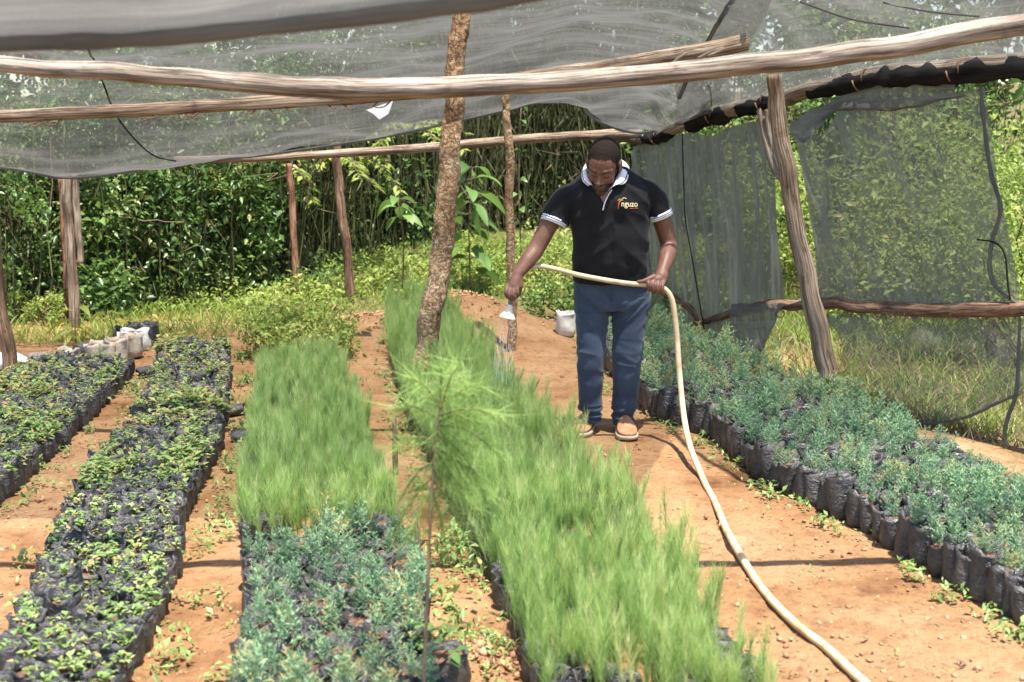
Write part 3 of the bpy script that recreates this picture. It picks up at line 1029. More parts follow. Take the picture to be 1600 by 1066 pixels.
def cypress_seedling(seed, h, ht):
    g = np.random.default_rng(seed)
    P, D, L, W, r_ = [], [], [], [], []
    for st in range(int(g.integers(2, 4))):
        b = np.array([g.normal() * .022, g.normal() * .022, h - .02])
        lean = np.array([g.normal() * .12, g.normal() * .12, 1.0])
        hh = ht * g.uniform(.55, 1.15)
        tone = g.uniform(.25, .8)
        nb = 16
        for i in range(nb):
            f = (i + .5) / nb
            c = b + lean * hh * f
            bl = .070 * (1 - f * .7) * g.uniform(.7, 1.25) * (ht / .16)
            a = i * 2.4 + g.uniform(-.4, .4)
            bd = unit(np.array([math.cos(a), math.sin(a), .75]))
            for j in range(11):
                ff = (j + .3) / 11
                P.append(c + bd * bl * ff)
                D.append(bd + g.normal(size=3) * .65 + np.array([0, 0, .25]))
                L.append(g.uniform(.011, .023)); W.append(g.uniform(.004, .0075))
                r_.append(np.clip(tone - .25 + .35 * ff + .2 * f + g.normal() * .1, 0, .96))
        if g.random() < .25:
            P.append(b + lean * .03); D.append((1, 0, .2)); L.append(.03); W.append(.012); r_.append(1.0)
    n = len(P)
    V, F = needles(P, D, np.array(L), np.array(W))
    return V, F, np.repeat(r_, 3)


NV = 9
kinds = {}
for kind, (r_, h_) in {'broad': (.050, .125), 'cyp': (.058, .165)}.items():
    bags, soils, plants = [], [], []
    for v in range(NV):
        V, F = make_bag(v * 7 + (0 if kind == 'broad' else 300), r_, h_)
        bags.append((V, F))
        soils.append(make_soil(v, r_, h_))
        plants.append(broad_seedling(v + 40, h_ - .028) if kind == 'broad' else cypress_seedling(v + 80, h_, .17))
    kinds[kind] = dict(bags=bags, soils=soils, plants=plants,
                       bag_me=[MB().add(V, F).mesh('polybag', bagm, smooth=False if False else True) for V, F in bags],
                       soil_me=[MB().add(V, F).mesh('pot_soil', potsoil) for V, F in soils],
                       plant_me=[MB().add(V, F, q).mesh('seedling', g_seedling if kind == 'broad' else g_cypress, smooth=False) for V, F, q in plants])


def plant_bed(spots_by_bed, kind, labels, n_single, stuff_name, stuff_label, group, skip=.0):
    allsp = []
    for bi, sp in enumerate(spots_by_bed):
        for (x, y, e) in sp:
            allsp.append((x, y, e, bi))

    def vis(s_):
        x, y = s_[0], s_[1]
        z = .14 - H
        dz = y * cT - z * sT
        px, py = 800 + FPX * x / dz, 533 - FPX * (y * sT + z * cT) / dz
        inframe = -5 < px < 1605 and py < 1060
        return (0 if inframe else 1, y)
    allsp.sort(key=vis)
    K = kinds[kind]
    st_b, st_s, st_p = MB(), MB(), MB()
    for i, (x, y, e, bi) in enumerate(allsp):
        v = random.randrange(NV)
        rz = random.uniform(0, 6.28)
        tilt = (random.gauss(0, .06), random.gauss(0, .06))
        if e == 'L':
            tilt = (tilt[0], tilt[1] - .08)
        if e == 'R':
            tilt = (tilt[0], tilt[1] + .08)
        scl = random.uniform(.86, 1.16)
        szz = scl * random.uniform(.84, 1.12)
        z = float(gz(x, y)) - .004
        psc = 0.6 + .75 * abs(mnoise.noise(Vector((x * 2.2, y * 2.2, 3))) * 1.6 + random.uniform(.1, .5))
        psc = min(1.35, psc) * ((.70 if bi == 0 else .80) if kind == 'cyp' else 1.0) * random.uniform(.8, 1.2)
        has = random.random() > skip
        M = Matrix.Translation((x, y, z)) @ Euler((tilt[0], tilt[1], rz)).to_matrix().to_4x4() @ Matrix.Diagonal((scl, scl, szz, 1))
        v2 = random.randrange(NV)
        if i < n_single:
            root = bpy.data.objects.new('potted_seedling' if kind == 'broad' else 'potted_conifer', None)
            root.empty_display_size = .05
            root.location = (x, y, z)
            root.rotation_euler = (tilt[0], tilt[1], rz)
            col.objects.link(root)
            tag(root, labels[bi] + {'L': ', on its left edge', 'R': ', on its right edge', 'm': ', inside the rows'}[e], 'seedling', group[bi])
            ob = bpy.data.objects.new('polybag', K['bag_me'][v]); ob.parent = root; ob.scale = (scl, scl, szz)
            os_ = bpy.data.objects.new('soil', K['soil_me'][v]); os_.parent = root; os_.scale = (scl, scl, szz)
            col.objects.link(ob); col.objects.link(os_)
            if has:
                op = bpy.data.objects.new('foliage', K['plant_me'][v2]); op.parent = root
                op.scale = (psc, psc, psc); h0 = (.097 if kind == 'broad' else .145)
                op.location = (0, 0, h0 * szz - h0 * psc)
                col.objects.link(op)
        else:
            A = np.array(M)
            for mb, (V, F) in ((st_b, K['bags'][v]), (st_s, K['soils'][v])):
                mb.add(V @ A[:3, :3].T + A[:3, 3], F, random.random())
            if has:
                V, F, q = K['plants'][v2]
                h0 = (.097 if kind == 'broad' else .145)
                W = (V - [0, 0, h0]) * psc + [0, 0, h0]
                dv = random.uniform(-.12, .12)
                st_p.add(W @ A[:3, :3].T + A[:3, 3], F, np.where(q > .97, q, np.clip(q + dv, 0, .96)))
    root = empty(stuff_name, (0, 0, 0))
    tag(root, stuff_label, 'seedlings', None, 'stuff')
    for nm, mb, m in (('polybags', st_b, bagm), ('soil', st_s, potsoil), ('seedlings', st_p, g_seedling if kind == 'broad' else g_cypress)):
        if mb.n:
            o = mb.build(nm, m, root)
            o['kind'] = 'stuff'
    print(stuff_name, len(allsp))


sp2 = bed_spots(BED2, .094, .45)
sp1 = bed_spots(BED1, .094, .45)
plant_bed([sp2, sp1], 'broad',
          ['small leafy seedling bag in front half of second left bed',
           'small leafy seedling bag in near end of far left bed'], 300,
          'far_seedling_bags', 'crowded far rows of black bags with small leafy seedlings on the two left beds',
          ['bagged leafy seedlings, second bed', 'bagged leafy seedlings, far left bed'])
sp5 = bed_spots(BED5, .108, .3)
sp3n = bed_spots(BED3N, .105, .3)
plant_bed([sp5, sp3n], 'cyp',
          ['bagged blue green conifer seedling in bed along side net',
           'bagged blue green conifer seedling before the left feathery bed'], 300,
          'far_conifer_bags', 'far rows of black bags with blue green conifer seedlings along the side net',
          ['bagged conifer seedlings along the net', 'bagged conifer seedlings, middle bed'], .05)

# feathery beds
def in_bed(bed, n, edge=1.0):
    L, Rw = bed
    seg = np.linalg.norm((L + Rw)[1:] / 2 - (L + Rw)[:-1] / 2, axis=1) * np.linalg.norm(Rw - L, axis=1)[1:]
    cdf = np.concatenate([[0], np.cumsum(seg)])
    u = np.interp(rng.random(n) * cdf[-1], cdf, np.arange(len(cdf)))
    i = np.clip(u.astype(int), 0, len(L) - 2)
    f = (u - i)[:, None]
    l = L[i] * (1 - f) + L[i + 1] * f
    r_ = Rw[i] * (1 - f) + Rw[i + 1] * f
    w = rng.random(n)[:, None]
    return l + (r_ - l) * w, w[:, 0]


def feather_bed(name, bed, dens, hlo, hhi, per, label):
    L, Rw = bed
    area = float(np.sum(np.linalg.norm(np.diff((L + Rw) / 2, axis=0), axis=1) * np.linalg.norm(Rw - L, axis=1)[1:]))
    n = int(area * dens)
    B, w = in_bed(bed, n)
    hn = np.array([mnoise.noise(Vector((x * 2.1, y * 2.1, 1))) for x, y, _ in B])
    tone = .5 + .35 * np.array([mnoise.noise(Vector((x * 3.1, y * 3.1, 8))) for x, y, _ in B])
    ht = (hlo + (hhi - hlo) * np.clip(.45 + .8 * hn + rng.normal(size=n) * .32, -.1, 1.35))
    gap = np.array([mnoise.noise(Vector((x * 6.5, y * 6.5, 21))) for x, y, _ in B]) < -.33
    ht[gap] *= .45
    tone = tone - .06 + rng.normal(size=n) * .27
    B[:, 2] = gz(B[:, 0], B[:, 1]) + .06
    lean = np.stack([rng.normal(size=n) * .13 + (w - .5) * .12, rng.normal(size=n) * .13, np.ones(n)], 1)
    mb = MB()
    # stems
    V, F = needles(B - [0, 0, .05], lean, ht * 1.22, .0035)
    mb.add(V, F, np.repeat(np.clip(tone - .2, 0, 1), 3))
    k = per
    f = rng.random((n, k)) ** .75 * .97 + .03
    P = (B[:, None] + lean[:, None] * (ht[:, None] * f)[..., None]).reshape(-1, 3)
    a = rng.random((n, k)) * 6.283
    sp = .22 + .55 * rng.random((n, k)) ** 1.5
    D = np.stack([np.cos(a) * sp, np.sin(a) * sp, np.ones((n, k))], -1) + lean[:, None] * .2
    ln = (.045 + .085 * rng.random((n, k))) * (1.15 - .45 * f)
    V, F = needles(P, D.reshape(-1, 3), ln.ravel(), .0012 + .0009 * rng.random(n * k))
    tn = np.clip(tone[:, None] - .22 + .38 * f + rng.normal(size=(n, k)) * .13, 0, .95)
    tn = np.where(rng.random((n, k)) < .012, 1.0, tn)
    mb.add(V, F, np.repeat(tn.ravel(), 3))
    root = empty(name, (float(B[:, 0].mean()), float(B[:, 1].mean()), 0))
    tag(root, label, 'seedlings', None, 'stuff')
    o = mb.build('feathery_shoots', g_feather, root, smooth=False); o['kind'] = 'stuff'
    # black bags seen along the edges
    bg_ = MB()
    for (x, y, e) in bed_spots(bed, .10):
        if e == 'm' and random.random() > .25:
            continue
        V, F = make_bag(random.randrange(999), .05, .12, 10)
        bg_.add(V + [x, y, float(gz(x, y))], F, random.random())
    o = bg_.build('polybags', bagm, root); o['kind'] = 'stuff'


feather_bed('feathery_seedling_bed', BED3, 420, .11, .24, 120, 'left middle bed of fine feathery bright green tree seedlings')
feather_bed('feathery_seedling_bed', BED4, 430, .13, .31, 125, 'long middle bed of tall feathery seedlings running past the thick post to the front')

# ------------------------------------------------------------------ generic greenery
def cluster_leaves(mb, C, rad, n, size, tone, up=.5, wratio=(.4, .6), flat=1.0, out=True):
    """leaves spread through balls of given centres"""
    C = np.asarray(C, float)
    k = len(C)
    rad = np.broadcast_to(rad, (k,))
    ii = rng.integers(0, k, n)
    u = rdir(n)
    q = u * (rng.random(n) ** .45)[:, None] * rad[ii][:, None]
    q[:, 2] *= flat
    P = C[ii] + q
    D = rdir(n) * .9 + u * .7
    D[:, 2] -= .15
    N = rdir(n) * .55 + [0, 0, up]
    L = size[0] + (size[1] - size[0]) * rng.random(n) ** 1.6
    V, F = leaf_quads(P, D, N, L, L * (wratio[0] + (wratio[1] - wratio[0]) * rng.random(n)))
    tn = np.broadcast_to(tone, (k,))[ii] + rng.normal(size=n) * .17
    tn = np.where(rng.random(n) < .015, 1.0, np.clip(tn, 0, .95))
    mb.add(V, F, np.repeat(tn, 4))


def grass_tuft(mb, P, hlo, hhi, width, tone=.5, spread=.5):
    n = len(P)
    h = hlo + (hhi - hlo) * rng.random(n)
    a = rng.random(n) * 6.283
    D = np.stack([np.cos(a) * spread * rng.random(n), np.sin(a) * spread * rng.random(n), np.ones(n)], 1)
    D = unit(D)
    S = unit(np.cross(D, rdir(n)))
    bend = np.stack([np.cos(a), np.sin(a), np.zeros(n)], 1) * (h * .35 * rng.random(n))[:, None]
    w = (width * (.6 + .8 * rng.random(n)))[:, None]
    V = np.empty((n, 5, 3))
    V[:, 0] = P - S * w / 2; V[:, 1] = P + S * w / 2
    m_ = P + D * (h * .55)[:, None] + bend * .3
    V[:, 2] = m_ - S * w * .4; V[:, 3] = m_ + S * w * .4
    V[:, 4] = P + D * h[:, None] + bend - [0, 0, 1] * (h * .08)[:, None]
    b = np.arange(n)[:, None] * 5
    F = np.concatenate([b + [0, 1, 3], b + [0, 3, 2], b + [2, 3, 4]])
    mb.add(V.reshape(-1, 3), F, np.repeat(np.clip(tone + rng.normal(size=n) * .2, 0, 1), 5))


def stems(mb, base, top, r0, tone, k=4, nseg=6, wob=.08):
    for b_, t_ in zip(base, top):
        b_ = np.asarray(b_, float); t_ = np.asarray(t_, float)
        P = [b_ + (t_ - b_) * f + rng.normal(size=3) * wob * math.sin(f * math.pi) * np.array([1, 1, .3]) for f in np.linspace(0, 1, nseg)]
        V, Fc, _ = tube(catmull(P, nseg), np.linspace(r0, r0 * .5, nseg), k, False)
        mb.add(V, Fc[:1], float(np.clip(tone + rng.normal() * .2, 0, 1)))


def hedge_line(px):
    """front foot of the hedge along the back of the nursery"""
    py = np.interp(px, [-300, 0, 150, 300, 450, 600, 760, 900, 1100, 1400], [535, 512, 500, 484, 462, 440, 418, 402, 392, 388])
    return gnd(px, py)


def hedge(name, px0, px1, ncl, nl, label, mat, size, hgt, tone, reeds=0, reed_h=2.6, ydepth=1.3):
    a, b_ = hedge_line(px0), hedge_line(px1)
    root = empty(name, (a + b_) / 2)
    tag(root, label, 'hedge')
    mb, ms = MB(), MB()
    # front clumps, then a dense dark back layer
    C, Rr, T = [], [], []
    for i in range(ncl):
        p = hedge_line(random.uniform(px0, px1))
        z = .03 + hgt * random.random() ** 1.3
        dpt = random.uniform(-.1, ydepth) + .25 * (z / hgt)
        C.append((p.x * (1 + dpt / p.y), p.y + dpt, float(gz(p.x, p.y)) + z))
        Rr.append(random.uniform(.12, .34)); T.append(tone + random.uniform(-.25, .3))
    cluster_leaves(mb, C, np.array(Rr), int(nl * 2.0), size, np.array(T), .55)
    C2 = []
    for i in range(int(ncl * .8)):
        p = hedge_line(random.uniform(px0 - 20, px1 + 20))
        dpt = ydepth + random.uniform(.1, 1.2)
        C2.append((p.x * (1 + dpt / p.y), p.y + dpt, float(gz(p.x, p.y)) + random.uniform(0, hgt * 1.15)))
    cluster_leaves(mb, C2, .5, int(nl * .55), (size[0] * 1.4, size[1] * 1.6), tone - .15, .4)
    mb.build('leaves', mat, root, smooth=False)
    mbl = MB()
    cluster_leaves(mbl, random.sample(C, max(4, len(C) // 7)), .32, int(nl * .07), (.10, .19), .62, .9, (.35, .5))
    mbl.build('broad_leaves', g_mid, root, smooth=False)
    mtw = MB()
    tb_, tt_ = [], []
    for i in range(int(ncl * .5)):
        q = random.choice(C)
        tb_.append((q[0], q[1] - .05, q[2])); tt_.append((q[0] + random.gauss(0, .45), q[1] - .1 + random.gauss(0, .2), q[2] + random.gauss(0, .4)))
    stems(mtw, tb_, tt_, .0045, .55, 3, 6, .12)
    mtw.build('dry_twigs', g_dry, root)['kind'] = 'stuff'
    bs, tp = [], []
    for i in range(int(ncl * .45)):
        p = hedge_line(random.uniform(px0, px1))
        d0 = random.uniform(.5, ydepth)
        bs.append((p.x * (1 + d0 / p.y), p.y + d0, float(gz(p.x, p.y + d0)) - .05))
        tp.append((bs[-1][0] + random.gauss(0, .35), bs[-1][1] + random.gauss(0, .25), bs[-1][2] + random.uniform(.9, hgt)))
    stems(ms, bs, tp, .009, .25)
    ms.build('branches', twig, root)
    if reeds:
        mr = MB()
        bs, tp = [], []
        for i in range(reeds):
            p = hedge_line(random.uniform(px0, px1))
            d0 = random.uniform(-.05, ydepth)
            bs.append((p.x * (1 + d0 / p.y), p.y + d0, float(gz(p.x, p.y + d0)) - .05))
            hh = random.uniform(.5, 1) * reed_h
            tp.append((bs[-1][0] + random.gauss(0, .22) * hh / 2, bs[-1][1] + random.gauss(0, .12), bs[-1][2] + hh))
        stems(mr, bs, tp, .009, .45, 3, 5, .05)
        # hanging dry reed leaves
        bb = np.array(tp)[rng.integers(0, len(tp), reeds * 6)]
        b0 = np.array(bs)[rng.integers(0, len(bs), reeds * 6)]
        f = rng.random((reeds * 6, 1))
        ii = rng.integers(0, len(tp), reeds * 6)
        P = np.array(bs)[ii] * (1 - f) + np.array(tp)[ii] * f
        D = rdir(len(P)); D[:, 2] = np.where(rng.random(len(P)) < .6, -1.2, .9)
        V, F = leaf_quads(P, D, rdir(len(P)), .12 + .22 * rng.random(len(P)), .010 + .008 * rng.random(len(P)))
        mr.add(V, F, np.repeat(np.clip(rng.normal(size=len(P)) * .25 + .4, 0, 1), 4))
        mr.build('reeds', g_reed, root, smooth=False)
    return root


hedge('hedge', -330, 160, 150, 11000, 'tangled sunlit hedge behind the grey net post at the far left', g_dark, (.035, .10), 2.1, .5, 110, 1.9)
hedge('hedge', 130, 470, 190, 15000, 'dense leafy hedge between the grey net post and the reddish post', g_dark, (.035, .10), 2.2, .55, 60, 1.8)
hedge('hedge', 450, 700, 90, 6500, 'darker hedge of leaves and stalks behind the brown post', g_dark, (.04, .11), 2.3, .45, 520, 2.5)
hedge('reed_thicket', 660, 1010, 40, 2600, 'tall thicket of olive reed stalks behind the man', g_dark, (.04, .09), 2.6, .4, 1500, 3.1)
hedge('hedge', 1000, 1560, 150, 9000, 'green thicket seen blurred through the side net wall', g_mid, (.05, .12), 2.6, .6, 200, 2.4)


# single plants in front of the hedge
def big_leaf_plant(name, base, top, Y, n, lsize, mat, label, cat='plant', wr=.38, spread=1.0, stemr=.008, seed=0, group=None, droop=-.2, lo=.2):
    g = np.random.default_rng(seed)
    b_ = pt(*base, Y); t_ = pt(*top, Y)
    b_ = Vector((b_.x, b_.y, min(b_.z, float(gz(b_.x, b_.y)) + .02) if name != 'mango_sapling' else b_.z))
    root = empty(name, b_)
    tag(root, label, cat, group)
    ms = MB()
    Pm = catmull([b_, (b_ + t_) / 2 + Vector((g.normal() * .03, 0, 0)), t_], 12)
    V, Fc, pc = tube(Pm, np.linspace(stemr, stemr * .5, 12), 6)
    ms.add(V, Fc, .5)
    P, D, N, L = [], [], [], []
    for i in range(n):
        f = lo + (1 - lo) * (i + .5) / n
        c = Pm[min(11, int(f * 11.99))]
        a = i * 2.4 + g.uniform(-.5, .5)
        l = g.uniform(*lsize)
        d = np.array([math.cos(a) * spread, math.sin(a) * spread, g.uniform(droop, droop + .6)])
        pe = c + unit(d) * l * .25
        V, Fc, pc = tube([c, pe], .003, 4, False)
        ms.add(V, Fc[:1], .6)
        # leaf blade as an arched strip
        S = unit(np.cross(d, [0, 0, 1]))
        ro = g.normal() * .75
        S = unit(S * math.cos(ro) + np.cross(S, unit(d)) * math.sin(ro))
        w = l * wr * g.uniform(.85, 1.15)
        m = 6
        pv, fv = [], []
        dd = unit(d)
        for j in range(m + 1):
            s_ = j / m
            ww = w * .5 * math.sin(math.pi * min(1, s_ * .92 + .06)) ** .8
            cc = pe + dd * l * s_ + np.array([0, 0, -.6 * l * s_ * s_])
            pv += [cc - S * ww + np.array([0, 0, ww * .25]), cc, cc + S * ww + np.array([0, 0, ww * .25])]
            if j:
                o = (j - 1) * 3
                fv += [(o, o + 1, o + 4, o + 3), (o + 1, o + 2, o + 5, o + 4)]
        lm = MB().add(pv, np.array(fv), float(np.clip(g.normal() * .18 + .55, 0, .95)))
        lm.build('leaf', mat, root)
    ms.build('stem', twig, root)
    return root


big_leaf_plant('broadleaf_plant', (735, 405), (738, 262), 11.9, 30, (.20, .34), g_mid, 'tall plant with large pale green leaves right of the thick post', seed=5, wr=.45)
big_leaf_plant('broadleaf_plant', (628, 410), (622, 312), 12.0, 10, (.15, .24), g_mid, 'small broad leaved plant against the dark hedge left of the thick post', seed=6, wr=.45, lo=.75)
big_leaf_plant('climbing_vine', (815, 240), (814, 165), 12.8, 12, (.07, .10), g_mid, 'small leafed vine hanging among the reeds above the far pole', seed=9, wr=.75)


def shrub(name, px, py, rx, h, n, mat, size, label, tone=.5, cl=14, Y=None, group=None, cat='shrub', up=.55, stemn=9):
    b_ = gnd(px, py) if Y is None else Vector((pt(px, py, Y).x, Y, float(gz(pt(px, py, Y).x, Y))))
    root = empty(name, b_)
    tag(root, label, cat, group)
    C, Rr = [], []
    for i in range(cl):
        a = random.uniform(0, 6.28); q = math.sqrt(random.random()) * rx
        z = h * random.uniform(.18, 1) * (1 - .35 * (q / rx) ** 2)
        C.append((b_.x + math.cos(a) * q, b_.y + math.sin(a) * q, b_.z + z)); Rr.append(rx * random.uniform(.18, .42))
    mb = MB()
    cluster_leaves(mb, C, np.array(Rr), n, size, tone + np.array([random.uniform(-.2, .2) for _ in C]), up)
    mb.build('leaves', mat, root, smooth=False)
    ms = MB()
    stems(ms, [(b_.x + random.gauss(0, rx * .15), b_.y + random.gauss(0, rx * .15), b_.z - .03) for _ in range(min(cl, stemn))], C[:stemn], .010, .5)
    ms.build('branches', twig, root)
    return root


# pale-leaved boughs along the top of the hedge
for i, (px, py, Y) in enumerate([(190, 292, 12.0), (300, 290, 12.1), (410, 285, 12.3), (85, 300, 11.9), (545, 262, 12.6), (640, 210, 12.8), (20, 275, 12.0)]):
    c = pt(px, py, Y)
    lab = ['arching bough of pale leaves just right of the grey net post', 'pale arching bough above the hedge midway to the reddish post', 'arching pale bough beside the top of the reddish post',
           'pale leafy bough just left of the grey net post', 'whitish leafy bough behind the top of the brown post', 'leafy bough against the net edge left of the thick post', 'leafy bough under the net at the left picture edge'][i]
    root = empty('leafy_bough', c - Vector((0, 0, 0)))
    tag(root, lab, 'bough', 'pale boughs over the hedge')
    mb, ms = MB(), MB()
    for s_ in range(7):
        a = random.uniform(-.9, .9) + (math.pi if s_ % 2 else 0)
        e = c + Vector((math.cos(a) * random.uniform(.3, .65), random.uniform(-.45, .1), random.uniform(-.30, .12)))
        o = c + Vector((random.gauss(0, .1), .35, .1))
        P = catmull([o, (o + e) / 2 + Vector((0, 0, .10)), e], 14)
        V, Fc, pc = tube(P, np.linspace(.009, .003, 14), 4, False)
        ms.add(V, Fc[:1], .5)
        k_ = 34
        f = rng.random(k_)
        ii = (f * 13).astype(int)
        sd = np.where(rng.random(k_) < .5, 1, -1)
        dirn = unit(np.array(e - o))
        side = unit(np.cross(dirn, [0, 0, 1]))
        D = dirn[None] * .6 + side[None] * sd[:, None] + rng.normal(size=(k_, 3)) * .2 - [0, 0, .25]
        L = .07 + .08 * rng.random(k_)
        V, F = leaf_quads(P[ii], D, np.array([0, 0, 1.0]) + rng.normal(size=(k_, 3)) * .25, L, L * .38)
        mb.add(V, F, np.repeat(np.clip(.65 + rng.normal(size=k_) * .17, 0, .95), 4))
    mb.build('leaves', g_lime, root, smooth=False)
    ms.build('branches', twig, root)

# leafy block behind the left feathery bed and low growth on the bank
shrub('leafy_seedling_clump', 468, 560, .40, .40, 5200, g_lime, (.025, .065), 'bushy clump of bright broad leaved seedlings behind the left feathery bed', .72, 90, cat='plants')
shrub('shrub', 870, 500, .30, .40, 900, g_mid, (.03, .06), 'low green shrub beside the pale sack behind the man', .55, 18)
shrub('shrub', 845, 455, .55, .55, 1800, g_lime, (.03, .07), 'sunny low shrub on the bank between the thin flaky post and the man', .55, 26)
shrub('shrub', 745, 430, .70, .38, 2200, g_lime, (.025, .06), 'low yellow green growth on the bank above the soil heap', .55, 30)
shrub('shrub', 640, 455, .70, .32, 2200, g_lime, (.025, .06), 'low yellow green growth on the bank left of the thick post', .5, 30)
shrub('shrub', 1030, 500, .40, .45, 1500, g_lime, (.03, .07), 'yellow green weeds at the far end of the conifer bed by the side net', .6, 22)
shrub('shrub', 1105, 520, .35, .40, 900, g_mid, (.03, .06), 'weeds growing under the end of the low rail', .5, 16)
shrub('shrub', 1330, 655, .16, .26, 240, g_mid, (.03, .07), 'leafy weed at the foot of the forked post', .6, 8)
for i in range(26):
    px_ = -40 + i * 38 + random.uniform(-14, 14)
    py_ = np.interp(px_, [0, 250, 450, 600, 950], [520, 492, 470, 455, 430]) - random.uniform(0, 34)
    near_ = ['under the hedge left of the grey net post', 'right of the grey net post', 'midway along the hedge foot', 'by the reddish and brown posts', 'left of the thick post', 'right of the thick post', 'behind the man'][int(np.searchsorted([100, 220, 420, 580, 690, 800], px_))]
    shrub('weed_clump', px_, py_, random.uniform(.18, .38), random.uniform(.16, .36), 620, [g_lime, g_mid, g_lime][i % 3], (.022, .06), 'low weed clump on the back bank ' + near_, random.uniform(.4, .7), 12, group='weed clumps on the back bank', cat='weeds', stemn=4)
# growth outside the side wall
for (px, py, Y, rx, h, n, m, sz, lab, tn) in [
        (1575, 420, 9.0, .75, 1.75, 3800, g_lime, (.03, .08), 'bright yellow green bush outside the net at the right picture edge', .6),
        (1420, 470, 10.6, 1.0, 1.7, 4200, g_lime, (.04, .10), 'big green bush seen through the broad net panel', .6),
        (1290, 480, 11.6, .9, 1.6, 3200, g_lime, (.04, .10), 'green bush behind the leaning forked post', .65),
        (1180, 470, 12.4, .7, 1.5, 2200, g_lime, (.04, .10), 'yellow green bush behind the pleated net panel', .6),
        (1520, 470, 11.4, 1.0, 2.3, 3600, g_lime, (.04, .11), 'tall green bush behind the right end of the broad net panel', .55)]:
    shrub('bush', px, py, rx, h, n, m, sz, lab, tn, 34, Y=Y, cat='bush')


def tree(px, Y, h, cr, n, mat, label, tone=.5, lsz=(.10, .22)):
    c = pt(px, 190, Y)
    b_ = Vector((c.x, Y, float(gz(c.x, Y))))
    root = empty('tree', b_)
    tag(root, label, 'tree', 'trees beyond the hedge')
    ms = MB()
    P = catmull([b_ - Vector((0, 0, .2)), b_ + Vector((random.gauss(0, .2), 0, h * .35)), b_ + Vector((random.gauss(0, .3), 0, h * .75))], 16)
    V, Fc, pc = tube(P, np.linspace(.15, .06, 16), 10, True, .1, 3)
    ms.add(V, Fc, .5, pc)
    C, Rr = [], []
    for i in range(46):
        u = rdir(1)[0] * random.random() ** .4
        C.append((b_.x + u[0] * cr, b_.y + u[1] * cr * .8, b_.z + h * .62 + u[2] * h * .40)); Rr.append(random.uniform(.3, .65))
    lb = MB()
    for q in C[:14]:
        p0 = P[random.randrange(7, 16)]
        V, Fc, pc = tube(catmull([p0, (np.array(q) + p0) / 2 + [0, 0, .15], q], 8), np.linspace(.05, .015, 8), 6, False)
        lb.add(V, Fc[:1], .5, pc)
    tr = ms.build('trunk', wood_brown, root)
    lb.build('limbs', wood_brown, root)
    mb = MB()
    cluster_leaves(mb, C, np.array(Rr), n, lsz, tone + np.array([random.uniform(-.2, .25) for _ in C]), .5)
    mb.build('crown', mat, root, smooth=False)


for i, (px, Y, h, cr, tn) in enumerate([(-60, 17.5, 4.6, 2.2, .45), (330, 17.0, 4.9, 1.9, .5), (760, 19.0, 5.4, 2.4, .55), (1010, 18.0, 5.2, 2.0, .5), (1290, 17.0, 5.0, 2.2, .6), (1560, 16.5, 5.2, 2.4, .6),
                                        (640, 24.0, 4.2, 2.2, .6), (160, 23.0, 5.0, 2.3, .5)]):
    tree(px, Y, h, cr, 5200, g_dark if i % 2 else g_mid,
         ['tree crown dimly seen through the net at the far left', 'tree seen through the net left of the seam in the middle of the roof', 'tree behind the reeds above the thick post',
          'tree seen through the net above the man', 'tree seen through the net over the forked post', 'tree in the upper right corner beyond the net',
          'low far tree in the sky gap behind the net', 'far tree behind the near tree on the left'][i], tn)

# ------------------------------------------------------------------ grass, weeds, clods (uncountable)
mg_, ml_ = MB(), MB()
n = 40000
px = rng.uniform(-80, 1640, n)
Yg = 9.6 + rng.random(n) ** 1.1 * 4.8
X = (px - 800) / FPX * Yg * 1.0
msk = np.array([mnoise.noise(Vector((x * 1.1, y * 1.1, 2))) for x, y in zip(X, Yg)])
keep = (Yg + .1 * X + .5 * msk) > np.interp(px, [0, 300, 420, 560, 600, 690, 820, 900, 1000, 1640], [8.6, 9.5, 10.2, 10.9, 11.0, 11.4, 11.5, 10.6, 10.2, 10.0])
keep &= (rng.random(n) < .5 + .9 * (msk + .3))
P = np.stack([X, Yg, gz(X, Yg)], 1)[keep]
grass_tuft(mg_, P, .04, .17, .009, .55, 1.0)
# outside the side wall
n = 26000
Yg = 5.0 + rng.random(n) * 7
wx = np.interp(Yg, [W2.y - .9, W2.y, W1.y, W0.y], [W2.x + .7, W2.x, W1.x, W0.x])
X = wx + .05 + rng.random(n) ** 1.4 * 4.0
msk = np.array([mnoise.noise(Vector((x * 1.1, y * 1.1, 2))) for x, y in zip(X, Yg)])
k2 = rng.random(n) < .5 + .8 * msk
P = np.stack([X, Yg, gz(X, Yg)], 1)[k2]
grass_tuft(mg_, P, .05, .22, .010, .6, 1.0)
mdg = MB()
P2 = P[rng.random(len(P)) < .75] + rng.normal(size=(1, 3)) * .01
P2 = np.concatenate([P2 + rng.normal(size=P2.shape) * [.06, .06, 0] for _ in range(2)])
grass_tuft(mdg, P2, .03, .16, .008, .5, 1.3)
o = mdg.build('dry_grass', g_dry, smooth=False)
tag(o, 'dry straw coloured grass on the ground outside the side net', 'grass', None, 'stuff')
o = mg_.build('grass', g_lime, smooth=False)
tag(o, 'rough yellow green grass on the back bank and outside the side net', 'grass', None, 'stuff')
